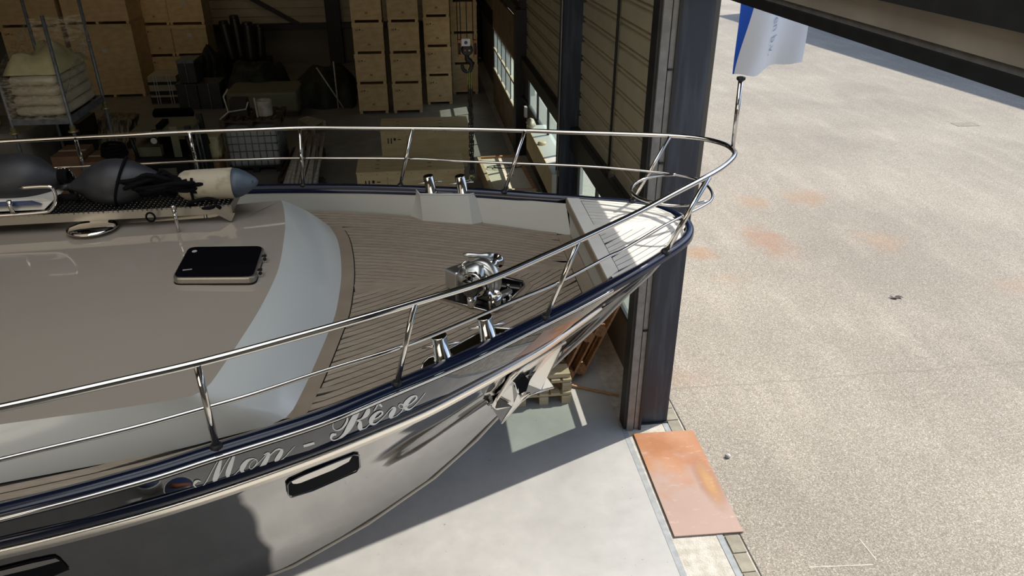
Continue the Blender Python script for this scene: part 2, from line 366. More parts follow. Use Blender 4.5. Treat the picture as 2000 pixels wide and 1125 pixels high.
thr = struct(MB().box((1.93, -6, -.2), (2.60, 26.4, -.012)), 'trim_1', 'strip_conc')
MB().box((1.93, -6, -.013), (1.985, 6.16, .002)).build('edge_strip', 'kerb_line', thr)
MB().box((2.385, -6, -.013), (2.44, 6.18, .002)).build('edge_strip', 'kerb_line', thr)
MB().box((1.985, -6, -.013), (2.385, 6.18, -.002)).build('screed', 'strip_conc', thr)
k0 = MB().box((2.455, 0, -.013), (2.575, .195, .0)).mesh('kerb_stone', M['kerb'], Vector((2.5, .1, 0)))
y = -3.0
while y < 8.0:
    o = D.objects.new('kerb_stone', k0); COL.objects.link(o); o.parent = thr
    o.location = Vector((2.5 + random.uniform(-.004, .004), y + .1, random.uniform(-.004, .003))) - Vector(thr.location); y += .205
# walls
def ribbed(mb, xin, y0, y1, z0, z1, dx=1, pitch=.25, dep=.03, horiz=True):
    z = z0; rows = []; dep = .04
    while z < z1:
        zz = [(z, 0), (z + .155, 0), (z + .162, dep), (z + .185, dep), (z + .192, .012), (z + .215, .012), (z + .222, dep), (z + .243, dep)]
        for a, d_ in zz:
            if a <= z1: rows.append((min(a, z1), d_))
        z += pitch
    rows.append((z1, 0))
    mb.grid([[(xin + dx * d_, y0, a), (xin + dx * d_, y1, a)] for a, d_ in rows], False)
    return mb
wr = struct(MB().box((2.44, 6.5, 2.4), (2.6, 26.4, 8.3)), 'wall_right', 'roof_dark')
for (a, b_) in ((6.5, 11.0), (11.3, 15.8), (20.45, 26.3)):
    ribbed(MB(), 2.24, a, b_, 2.06, 8.2).build('ribbed_panel', 'panel_beige', wr)
ribbed(MB(), 2.24, 15.8, 20.45, 2.7, 8.2).build('ribbed_panel', 'panel_beige', wr)
for (a, b_) in ((6.5, 11.0), (11.3, 15.8), (20.45, 26.3)):
    MB().box((2.12, a, 1.76 if a != 11.3 else 1.84), (2.20, b_, 2.06)).box((2.19, a, 2.03), (2.30, b_, 2.07)).build('wall_beam', 'dark_steel', wr)
MB().box((2.25, 6.5, -.01), (2.5, 11.0, .78)).build('low_wall', 'roof_dark', wr)
MB().box((2.25, 11.0, -.01), (2.5, 15.8, 1.24)).build('low_wall', 'roof_dark', wr)
MB().box((2.25, 20.4, -.01), (2.5, 26.4, 1.8)).build('low_wall', 'roof_dark', wr)
# boxed sill with plywood front, bay two, sunlit
s = struct(MB().box((1.92, 10.42, 1.30), (2.25, 13.05, 1.335)), 'trim_2', 'white')
MB().box((1.90, 10.42, .93), (1.92, 13.05, 1.335)).build('sill_front', 'ply2', s)
MB().box((1.90, 10.40, .90), (1.98, 10.42, 1.335)).build('sill_end', 'white', s)
MB().lathe((1.99, 11.9, 1.336), (0, 0, 1), [(0, .07), (.03, .07), (.05, .04)], 12).build('sill_cap', 'ply2', s)
# windows
def window(n, y0, y1, z0, z1, x, ncol, panel=None):
    fr = MB()
    for a, b_ in ((z0, z0 + .05), (z1 - .05, z1)): fr.box((x, y0, a), (x + .035, y1, b_))
    for i in range(ncol + 1):
        yy = y0 + (y1 - y0) * i / ncol; fr.box((x, yy - .03, z0), (x + .035, yy + .03, z1))
    wd = struct(fr, 'window_%d' % n, 'dark_steel')
    for i in range(ncol):
        ya = y0 + (y1 - y0) * i / ncol + .03; yb = y0 + (y1 - y0) * (i + 1) / ncol - .03
        if panel is not None and i in panel: MB().box((x + .03, ya, z0 + .05), (x + .06, yb, z1 - .05)).build('infill_panel', 'bin', wd)
        else: MB().box((x + .03, ya, z0 + .05), (x + .036, yb, z1 - .05)).build('pane', 'pane', wd)
    return wd
window(1, 6.5, 11.0, .78, 1.76, 2.16, 4, panel=(3,))
window(2, 11.3, 15.8, 1.24, 1.84, 2.16, 4, panel=(3,))
# sectional door with two rows of panes
def sectional():
    x = 2.05
    d = MB(); d.box((x, 15.89, -.01), (x + .05, 20.3, .02)); dr = struct(d, 'door_1', 'dark_steel')
    z = .02
    for (a, b_) in ((.02, .44), (.445, .86), (1.93, 2.33), (2.335, 2.75)):
        MB().box((x, 15.89, a), (x + .045, 20.3, b_)).build('door_panel', 'panel_brown', dr)
    fr = MB()
    for a in (.86, 1.38, 1.88): fr.box((x, 15.89, a), (x + .045, 20.3, a + .05))
    fr.build('window_rail', 'palewood', dr)
    n = 5
    for r_ in ((.91, 1.38), (1.43, 1.88)):
        for i in range(n):
            ya = 15.89 + 4.35 * i / n; yb = 15.89 + 4.35 * (i + 1) / n
            MB().box((x + .02, ya + .02, r_[0]), (x + .026, yb - .02, r_[1])).build('pane', 'pane', dr)
    for i in range(n + 1):
        ya = 15.89 + 4.35 * i / n; MB().box((x + .01, ya - .02, .86), (x + .04, ya + .02, 1.9)).build('mullion', 'dark_steel', dr)
sectional()
MB().box((2.1, 15.8, 2.75), (2.5, 20.45, 2.95)).build('wall_beam', 'dark_steel', wr)
# columns
def column(x0, x1, y0, z1, mt='navy_steel', nm='column', dep=.3):
    m = MB(); m.box((x0, y0, .0), (x1, y0 + .022, z1)); m.box((x0, y0 + dep - .022, 0), (x1, y0 + dep, z1)); xm = (x0 + x1) / 2
    m.box((xm - .009, y0 + .022, 0), (xm + .009, y0 + dep - .022, z1)); c = struct(m, 'trim_3', mt)
    MB().box((x0 - .01, y0 - .02, -.01), (x1 + .01, y0 + dep + .02, .014)).build('base_plate', 'dark_steel', c)
    return c
c1 = column(2.13, 2.44, 6.2, 8.2)
MB().box((2.06, 6.12, 0.0), (2.105, 6.2, 8.0)).build('track_web', 'grey_track', c1)
MB().box((1.975, 6.1, 0.0), (2.045, 6.13, 8.0)).build('track_face', 'grey_track', c1)
MB().box((1.95, 6.13, 0.0), (2.13, 6.30, 8.0)).build('track_back', 'dark_steel', c1)
MB().box((2.105, 6.10, 0.0), (2.128, 6.2, 8.0)).build('track_lip', 'dark_steel', c1)
for z in (1.2, 2.0, 2.9, 3.7): MB().box((2.06, 6.10, z), (2.10, 6.12, z + .015)).build('track_clip', 'black', c1)
c2 = column(1.985, 2.285, 10.3, 8.2); c3 = column(2.13, 2.44, 15.6, 8.2, 'dark_steel'); column(2.1, 2.44, 20.3, 8.2, 'dark_steel'); column(2.13, 2.44, -.3, 8.2)
MB().box((2.03, 15.5, 0), (2.26, 15.89, 2.95)).build('door_jamb', 'dark_steel', c3)
MB().tube([(1.955, 10.28, 0.2), (1.955, 10.28, 8.0)], .012, 6).build('conduit', 'alu', c2)
MB().tube([(2.20, 8.35, 1.9), (2.21, 8.35, 8.0)], .015, 6).build('conduit', 'dark_steel', wr)
# lintel and wall above the doorway
lt = struct(MB().box((2.13, -.3, 4.56), (2.5, 6.2, 8.3)), 'wall_right_lintel', 'dark_steel')
MB().box((2.20, 0, 4.335), (2.40, 6.2, 4.39)).build('bottom_bar', 'black', lt)
MB().box((2.24, 0, 4.39), (2.30, 6.2, 4.42)).build('seal_strip', 'grey_track', lt)
MB().box((2.22, 0, 4.425), (2.30, 6.2, 4.535)).build('lintel_panel', 'panel_lintel', lt)
MB().box((2.18, 0, 4.54), (2.32, 6.2, 4.56)).build('lintel_lip', 'panel_lintel', lt)
struct(MB().box((2.2, -6, 0), (2.5, -.3, 8.3)), 'wall_right_near', 'facade')
# back, left, near walls and roof
wb = struct(MB().box((-16.2, 26.35, 0), (2.6, 26.6, 8.3)), 'wall_back', 'roof_dark')
m = MB(); z = 1.2; rows = []
while z < 8.2: rows += [(z, 0), (z + .2, 0), (z + .215, .03), (z + .245, .03)]; z += .26
m.grid([[(-16, 26.3 + d_, a), (2.4, 26.3 + d_, a)] for a, d_ in rows], False); m.build('ribbed_panel', 'panel_beige', wb)
MB().box((-16, 26.0, 1.1), (2.3, 26.3, 1.25)).build('wall_girt', 'dark_steel', wb)
MB().bar((-9.0, 26.1, 4.4), (-3.6, 26.1, 1.2), .12, .12).build('diagonal_brace', 'dark_steel', wb)
for x in (-2.75, -9.3): MB().box((x, 25.9, 0), (x + .45, 26.3, 8.2)).build('wall_column', 'black', wb)
MB().box((.95, 25.6, 0), (2.1, 26.3, 8.2)).build('wall_column', 'black', wb)
struct(MB().box((-16.2, -6, 0), (-16, 26.4, 8.3)), 'wall_left', 'facade')
struct(MB().box((-16.2, -6.2, 0), (2.5, -6, 8.3)), 'wall_near', 'facade')
struct(MB().box((-16.2, -6.2, 8.2), (2.62, 26.6, 8.5)), 'ceiling', 'roof_dark')
for y in (2.0, 8.5, 15.0, 21.5): struct(MB().box((-16, y, 7.75), (2.4, y + .2, 8.2)), 'trim_4', 'dark_steel')
# building across the yard (throws the shadow seen in the corner)
b0 = Vector((21.39, 38.13, 0)); bd = Vector((1.82, -17.15, 0)).normalized(); bn = Vector((-bd.y, bd.x, 0))
q = [b0, b0 + bd * 55, b0 + bd * 55 + bn * 14, b0 + bn * 14]
if (q[3] - b0).x < 0: bn = -bn; q = [b0, b0 + bd * 55, b0 + bd * 55 + bn * 14, b0 + bn * 14]
bl = MB().prism(q, (0, 0, 9)).build('warehouse', 'facade'); tag(bl, 'flat-roofed pale warehouse across the yard behind the door lintel', 'building')

# ================================================================ YARD THINGS
# steel plate over the threshold
pl = [(2.03, 6.03), (2.66, 6.01), (2.63, 4.59), (2.01, 4.61)]
o = MB().prism([(x, y_, .006) for x, y_ in pl], (0, 0, .012)).build('steel_plate', 'rusty_plate')
tag(o, 'orange rusty steel plate lying across the door threshold', 'plate')
p = atz(1421, 893); st = MB(); rg = random.Random(3)
st.grid([[(p.x + math.cos(a) * .03 * math.sin(b_) * rg.uniform(.8, 1.15), p.y + math.sin(a) * .024 * math.sin(b_) * rg.uniform(.8, 1.15), .018 - .02 * math.cos(b_)) for a in [i * .7 for i in range(9)]] for b_ in (.01, .6, 1.2, 1.9, 2.5, 3.13)], True, True)
tag(st.build('pebble', 'stone'), 'small pale stone lying alone on the yard beside the rusty plate', 'stone')
p = atz(1885, 243); tag(MB().box((p.x - .28, p.y - .16, -.002), (p.x + .28, p.y + .16, .006)).build('drain_cover', 'kerb'), 'small square drain cover in the sunlit yard', 'drain cover')
p = atz(1750, 582); m = MB(); m.grid([[(p.x + dx, p.y + dy + .02 * math.sin(dx * 60), .004 + .02 * abs(math.sin(dx * 25 + dy * 14))) for dx in (-.08, -.05, -.02, .01, .05, .08)] for dy in (-.03, 0, .025)])
tag(m.build('dry_leaf', 'darkwood'), 'curled dry leaf lying on the open yard right of the flagstaff', 'leaf')
for a, b_ in (((1580, 1108), (1705, 1103)), ((1678, 1052), (1712, 1094))):
    MB().bar(Vector(atz(*a, .001)), Vector(atz(*b_, .001)), .012, .003).build('chalk_mark', 'strip_conc', D.objects['ground'])
# flag outside
def flag():
    yf = 6.9
    T = [(1442, -60), (1600, -60)]; 
    r_ = thing('banner_flag', aty(1470, -120, yf), 'white and blue vertical banner flag hanging outside the doorway', 'flag')
    def pt(u, v):   # u across, v down
        top = Vector(aty(1448 + 165 * u, -110, yf)); bot = Vector(aty(1434 + 126 * u, 147 - 24 * u ** 1.0 + 6 * math.sin(u * 6), yf))
        ttt = v; p_ = top.lerp(bot, ttt); p_.x += .03 * math.sin(v * 3.1) * (1 - u)
        p_.y += .035 * math.sin(u * 9 + v * 2.5) * (.4 + v) + .02 * math.sin(u * 4 - v * 5); p_.z += .012 * math.sin(u * 14) * v
        return p_
    ub = lambda v: .02 + .34 * (1 - v) ** 1.25
    N = 22
    m_ = MB(); m_.grid([[pt(ub(j / N) * i / 6, j / N) for i in range(7)] for j in range(N + 1)]); m_.build('blue_field', 'flag_blue', r_)
    m_ = MB(); m_.grid([[pt(ub(j / N) + (1 - ub(j / N)) * i / 18, j / N) for i in range(19)] for j in range(N + 1)]); w_ = m_.build('white_field', 'flag_white', r_)
    cu = D.curves.new('txt', 'FONT'); cu.body = 'en b.v.'; cu.size = 1; cu.offset = -.012; to = D.objects.new('txt', cu); COL.objects.link(to)
    dg = bpy.context.evaluated_depsgraph_get(); me = to.evaluated_get(dg).to_mesh()
    vs = [(v.co.x, v.co.y) for v in me.vertices]; fs = [tuple(p_.vertices) for p_ in me.polygons]; to.to_mesh_clear(); D.objects.remove(to)
    xs = max(v[0] for v in vs)
    # text runs downward; glyph-up points to the right
    P_ = []
    for x, y_ in vs:
        v = .56 + .315 * x / xs; u = .46 + .15 * y_
        a = pt(u, v); P_.append(a + Vector((0, -.012, 0)))
    MB().add(P_, fs).build('lettering', 'flag_ink', w_)
    MB().tube([Vector(aty(1446, -112, yf)), Vector(aty(1650, -112, yf))], .012, 8).build('flag_bar', 'alu', r_)
    MB().tube([Vector(aty(1530, -112, yf)), Vector((2.61, 6.7, Vector(aty(1530, -112, yf)).z + .15))], .015, 8).build('flag_arm', 'alu', r_)
flag()

# ================================================================ HALL CONTENTS
def crate_parts(root, w, d, h, mt='ply', marks=True, feet=2, paper=False, big=1.0):
    f = .07
    MB().box((-w / 2, 0, f), (w / 2, d, h)).build('body', mt, root, local=True)
    MB().box((-w / 2 - .008, -.010, h - .10), (w / 2 + .008, d + .01, h + .0)).build('lid', mt, root, local=True)
    fx = [-w / 2 + .045, w / 2 - .045] if feet == 2 else [-w / 2 + .045, 0, w / 2 - .045]
    for x in fx: MB().box((x - .035, -.012, 0), (x + .035, d, f)).build('foot', mt, root, local=True)
    for zz in (f, ): MB().box((-w / 2 - .004, -.012, f - .004), (w / 2 + .004, .0, f + .035)).build('bottom_rail', mt, root, local=True)
    if marks:
        k = big; x0 = -w / 2 + .08; z0 = h - .20 * k
        for dx in (0, .035): MB().box((x0 + dx * k, -.004, z0), (x0 + (dx + .012) * k, .0, z0 + .055 * k)).build('stencil_arrow', 'ink', root, local=True)
        MB().box((x0 + .078 * k, -.004, z0 + .025 * k), (x0 + .108 * k, 0, z0 + .055 * k)).build('stencil_glass', 'ink', root, local=True)
        MB().box((x0 + .15 * k, -.004, z0 + .02 * k), (x0 + .19 * k, 0, z0 + .03 * k)).build('stencil_mark', 'ink', root, local=True)
        MB().box((-.03, -.003, .20), (.04, 0, .25)).build('stencil_stamp', 'stamp', root, local=True)
    if paper: MB().box((0 - .06, -.004, h * .62), (.06, 0, h * .62 + .09)).build('paper_label', 'paper', root, local=True)
ORD = ['bottom', 'second', 'third', 'fourth', 'fifth']
def stack(xs, y0, w, d, h, pitch, n, desc, group, z0=0, top0=0, **kw):
    base = None
    for i in range(n):
        lab = '%s crate of the %s' % (['bottom', 'second from floor', 'third from floor', 'fourth from floor', 'fifth from floor'][i + top0], desc)
        if base is None:
            base = thing('plywood_crate', (xs, y0, z0), lab, 'crate', group); crate_parts(base, w, d, h, **kw)
        else:
            c_ = copy_tree(base); c_.location = (xs + random.uniform(-.008, .008), y0 + random.uniform(-.008, .008), z0 + i * pitch); c_['label'] = lab
GC = 'stacked plywood crates at the back of the hall'
stack(-1.10, 19.40, .735, .8, .735, .735, 4, 'left plywood column of the three by the hoist chain', GC)
stack(-.235, 19.36, .735, .8, .735, .735, 4, 'middle plywood column of the three by the hoist chain', GC)
stack(.605, 20.13, .66, .8, .735, .735, 4, 'right plywood column, set a little further back', GC)
stack(1.36, 21.18, .70, .8, .81, .81, 4, 'plain plywood column behind the hoist hook', GC, marks=False)
GB = 'big plywood crates at the far left'
stack(-8.24, 22.05, 1.62, 1.4, 1.91, 1.915, 2, 'tall plywood pair left of the strapped boards', GB, marks=False, paper=True, feet=3)
stack(-9.93, 22.05, 1.5, 1.4, .93, .935, 4, 'leftmost plywood stack behind the bagged rack', GB, feet=3)
xa, xb = [Vector(aty(p_, 112, 23.2)).x for p_ in (287, 345)]; xc = Vector(aty(413, 112, 23.2)).x
stack((xa + xb) / 2, 23.2, xb - xa - .02, .9, .84, .85, 4, 'narrow plywood stack right of the tall pair', GB)
stack((xb + xc) / 2, 23.2, xc - xb - .02, .9, .84, .85, 4, 'plywood stack beside the bare wall', GB, paper=True, marks=False)
# long boxes on the floor
def longbox(x0, x1, y0, y1, h, lab):
    r_ = thing('plywood_box', ((x0 + x1) / 2, y0, 0), lab, 'box', 'long plywood boxes on the open floor'); w = x1 - x0; d = y1 - y0
    MB().box((-w / 2, 0, .08), (w / 2, d, h - .02)).build('body', 'ply2', r_, local=True)
    MB().box((-w / 2 - .01, -.01, h - .02), (w / 2 + .01, d + .01, h)).build('lid', 'ply2', r_, local=True)
    MB().box((-w / 2 + .5, -.012, .1), (-w / 2 + .52, 0, h - .1)).build('batten', 'palewood', r_, local=True)
    for x in (-w / 2 + .1, 0, w / 2 - .1): MB().box((x - .05, .0, 0), (x + .05, d, .08)).build('foot', 'palewood', r_, local=True)
    for dx in (.13, .19): MB().box((-w / 2 + dx, -.006, h - .26), (-w / 2 + dx + .02, 0, h - .15)).build('stencil_arrow', 'ink', r_, local=True)
    MB().box((-w / 2 + .25, -.006, h - .20), (-w / 2 + .29, 0, h - .15)).build('stencil_glass', 'ink', r_, local=True)
    MB().box((-w / 2 + .33, -.006, h - .19), (-w / 2 + .39, 0, h - .175)).build('stencil_mark', 'ink', r_, local=True)
    for k in range(9): 
        x = -w / 2 + w * (k + .5) / 9 + random.uniform(-.03, .03)
        MB().box((x, -.004, h - .05), (x + .012, 0, h - .04)).build('nail_head', 'ink', r_, local=True)
    for (fx, n) in ((.17, 3), (.66, 3)):
        for k in range(n): MB().box((-w / 2 + fx * w, d * (.2 + .25 * k), h), (-w / 2 + fx * w + .07, d * (.2 + .25 * k) + .02, h + .002)).build('stencil_mark', 'ink', r_, local=True)
longbox(-1.09, .73, 12.42, 13.28, .8, 'nearer long plywood box on the floor beside the hoist chain')
longbox(-.76, 1.0, 14.9, 15.82, .8, 'further long plywood box standing behind the nearer one')
# sunlit low crate by the window
def traybox():
    q = [Vector(atz(*p_, .42)) for p_ in ((962, 374), (1046, 372), (1010, 306), (935, 310))]
    cx = sum(p_.x for p_ in q) / 4; r_ = thing('low_crate', (cx, q[0].y, 0), 'low timber-framed crate with a pale sunlit lid under the window', 'crate')
    lid = [p_ for p_ in q]; MB().prism([p_ + Vector((0, 0, -.02)) for p_ in lid], (0, 0, .02)).build('lid', 'cream_board', r_)
    MB().prism([Vector((p_.x, p_.y, .08)) for p_ in q], (0, 0, .31)).build('body', 'palewood', r_)
    e = [(0, 1), (1, 2), (2, 3), (3, 0)]
    for a, b_ in e: MB().bar(q[a] + Vector((0, 0, .0)), q[b_] + Vector((0, 0, .0)), .06, .07).build('frame_rail', 'palewood' if a in (0, 3) else 'oldwood', r_)
    for p_ in q: MB().box((p_.x - .04, p_.y - .04, 0), (p_.x + .04, p_.y + .04, .38)).build('corner_post', 'oldwood', r_)
    c_ = (q[2] + q[3]) / 2 * .6 + (q[0] + q[1]) / 2 * .4
    tag(MB().tube([c_ + Vector((math.cos(a * .5) * (.12 + .01 * a), math.sin(a * .5) * .10 + .12, .03 + .004 * math.sin(a))) for a in range(26)], .008, 6).build('wire_coil', 'black'), 'small coil of dark wire lying on the sunlit crate lid', 'wire')
    tag(MB().tube([c_ + Vector((.08 + .05 * math.cos(a), -.32 + .04 * math.sin(a), .01 + .012 * (a % 3))) for a in range(12)], .014, 6).build('rag', 'stone'), 'crumpled grey rag on the sunlit crate lid', 'rag')
traybox()
# pallets
def pallet(name, label, w, d, mt, group=None, nb=6):
    r_ = thing(name, (0, 0, 0), label, 'pallet', group)
    for x in (-w / 2 + .05, 0, w / 2 - .05):
        MB().box((x - .05, 0, 0), (x + .05, d, .02)).build('bottom_board', mt, r_, local=True)
        for y_ in (.07, d / 2, d - .07): MB().box((x - .05, y_ - .07, .02), (x + .05, y_ + .07, .10)).build('block', mt, r_, local=True)
    for y_ in (.07, d / 2, d - .07): MB().box((-w / 2, y_ - .06, .10), (w / 2, y_ + .06, .12)).build('stringer', mt, r_, local=True)
    bwid = .095
    for i in range(nb):
        x = -w / 2 + bwid / 2 + (w - bwid) * i / (nb - 1); MB().box((x - bwid / 2, 0, .12), (x + bwid / 2, d, .142)).build('top_board', mt, r_, local=True)
    return r_
LEAN = 'red-brown pallets leaning by the door column'
p0 = pallet('wooden_pallet', 'outermost red-brown pallet leaning on the wall by the door column', .8, 1.2, 'oldwood', LEAN)
labs = ['outermost red-brown pallet leaning on the wall by the door column', 'second leaning red-brown pallet, behind the outermost one', 'third leaning red-brown pallet, closest to the wall', 'fourth leaning red-brown pallet, furthest back along the wall']
for k in range(4):
    c_ = p0 if k == 0 else copy_tree(p0)
    c_['label'] = labs[k]
    # length axis (local y) points up and toward the wall, local x along world y, local z (deck) away from wall
    up = Vector((.40, .03, .91)).normalized(); al = Vector((.10, 1, 0)).normalized(); al = (al - up * al.dot(up)).normalized(); nz_ = al.cross(up)
    mtx = Matrix(((al.x, up.x, nz_.x, 0), (al.y, up.y, nz_.y, 0), (al.z, up.z, nz_.z, 0), (0, 0, 0, 1)))
    c_.matrix_world = Matrix.Translation(Vector((1.30 + .165 * min(k, 2), 7.34 + .10 * k + (.8 if k == 3 else 0), .05))) @ mtx
p1 = pallet('small_pallet', 'pale timber pallet on the floor below the anchor, lower of two', .60, .8, 'palewood', 'small pale pallets under the bow', 5); p1.location = (1.19, 6.66, 0)
c_ = copy_tree(p1); c_.location = (1.20, 6.70, .142); c_['label'] = 'pale timber pallet on top of the small stack below the anchor'
tag(MB().box((1.0, 6.74, .286), (1.49, 6.94, .335)).build('timber_offcut', 'palewood'), 'short pale timber block on the small pallet stack, nearer of two', 'timber')
tag(MB().box((1.02, 7.04, .286), (1.47, 7.2, .41)).build('timber_offcut', 'palewood'), 'taller timber block at the back of the small pallet stack', 'timber')
tag(MB().bar(Vector(atz(1112, 752, .02)) , Vector(atz(1208, 772, .02)), .02, .02).build('floor_batten', 'oldwood'), 'thin brown batten lying on the floor towards the door column', 'batten')
# hoist hook and chain
def hoist():
    Y = 10.0; V = lambda x, y_: Vector(aty(x, y_, Y)); r_ = thing('hoist_block', V(912, 75), 'black crane hook block with orange sheave guards hanging from cables', 'hook')
    zt = 8.15
    for px, py in ((894, 78), (900, 78), (912, 75), (924, 78)):
        p_ = V(px, py); MB().tube([p_, (p_.x, p_.y, zt)], .006, 6).build('cable', 'black', r_)
    for px in (896, 927):
        a, b_ = V(px, 77), V(px + 1, 110); c_ = (a + b_) / 2
        MB().lathe(c_ + Vector((-.014, 0, 0)), (1, 0, 0), [(0, .10), (.028, .10)], 16).build('sheave', 'black', r_)
        MB().obox(c_ + Vector((0, -.02, 0)), (.018, 0, 0), (0, .05, 0), (b_ - a) * .5).build('sheave_guard', 'rust_hook', r_)
    a = V(909, 74); b_ = V(909, 88); MB().obox((a + b_) / 2 + Vector((0, -.05, 0)), (.055, 0, 0), (0, .03, 0), (0, 0, (a.z - b_.z) / 2)).build('load_plate', 'paper', r_)
    MB().lathe((a + b_) / 2 + Vector((0, -.081, 0)), (0, -1, 0), [(0, .022), (.002, .022)], 12).build('plate_emblem', 'blue', r_)
    MB().lathe(V(912, 97) + Vector((0, -.05, 0)), (0, 1, 0), [(0, .06), (.02, .075), (.08, .075), (.1, .06)], 16).build('swivel_body', 'black', r_)
    for dx in (-4, 4): MB().lathe(V(912 + dx, 97) + Vector((0, -.055, 0)), (0, -1, 0), [(0, .012), (.006, .012)], 8).build('bolt', 'rust_hook' if dx < 0 else 'alu', r_)
    MB().tube([V(912, 104), V(912, 118)], .03, 10).build('swivel_pin', 'black', r_)
    c_ = V(912, 128); pts = [c_ + Vector((.062 * math.cos(a_), 0, .078 * math.sin(a_))) for a_ in [R(100 - i * 22) for i in range(14)]]
    MB().tube([V(912, 116)] + pts, [.03] + [.034 - .001 * i for i in range(14)], 8).build('hook', 'black', r_)
    ch = thing('lifting_chain', V(917, 136), 'long steel lifting chain hanging from the black crane hook', 'chain')
    z = V(917, 136).z; x0 = V(917, 136).x; zl = V(920, 338).z; k = 0; lk = MB(); L = .05
    base = MB().tube([(.018 * math.cos(a_), 0, (.034 if math.sin(a_) > 0 else -.034) + .018 * math.sin(a_) - 0) for a_ in [i * math.pi / 5 + .001 for i in range(10)]], .0075, 5, closed=True)
    me = base.mesh('chain_link', M['chain']); me2 = base.mesh('chain_link', M['yellow_green'])
    while z > zl:
        for dx in (-.012, .014):
            o_ = D.objects.new('chain_link', me2 if (k < 4) else me); COL.objects.link(o_); o_.parent = ch
            o_.location = Vector((x0 + dx + .003 * math.sin(k * 2.), Y + dx * .5, z)) - Vector(ch.location); o_.rotation_euler = (0, random.uniform(-.12, .12), (k % 2) * R(90) + R(25))
        z -= L + .012; k += 1
    p_ = V(921, 343); MB().tube([p_ + Vector((.035 * math.cos(i * .6), -.01, .035 * math.sin(i * .6) - .03)) for i in range(9)], .014, 8).build('chain_hook', 'brass', ch)
    MB().lathe(p_ + Vector((-.02, 0, .0)), (1, 0, 0), [(0, .02), (.04, .02)], 10).build('hook_eye', 'brass', ch)
hoist()
# wall box and hose
p_ = Vector(atx(1193, 350, 2.2)); r_ = thing('wall_socket_box', p_, 'small cream junction box on the ribbed wall near the bow rail', 'socket box')
MB().box((p_.x - .05, p_.y - .06, p_.z - .11), (p_.x + .02, p_.y + .06, p_.z + .09)).build('housing', 'cream', r_)
MB().box((p_.x - .055, p_.y - .05, p_.z + .05), (p_.x - .05, p_.y + .05, p_.z + .10)).build('cover', 'black', r_)
p_ = Vector(atx(1029, 218, 2.12)); tag(MB().box((p_.x - .05, p_.y - .07, p_.z - .1), (p_.x, p_.y + .07, p_.z + .1)).build('light_switch', 'white'), 'white switch box on the dark pillar beside the sunlit sill', 'switch')
p_ = Vector(atx(1037, 240, 1.95)); m = MB(); rg = random.Random(5)
m.grid([[(p_.x + .10 * math.cos(a) * math.sin(b_) * rg.uniform(.5, 1.2), p_.y + .18 * math.sin(a) * math.sin(b_) * rg.uniform(.5, 1.2), 1.34 + .08 - .08 * math.cos(b_)) for a in [i * .57 for i in range(11)]] for b_ in (.01, .5, 1., 1.5, 2., 2.6, 3.13)], True, True)
tag(m.build('plastic_film_ball', 'bag'), 'crumpled clear plastic film lying on the far end of the sunlit sill', 'film')
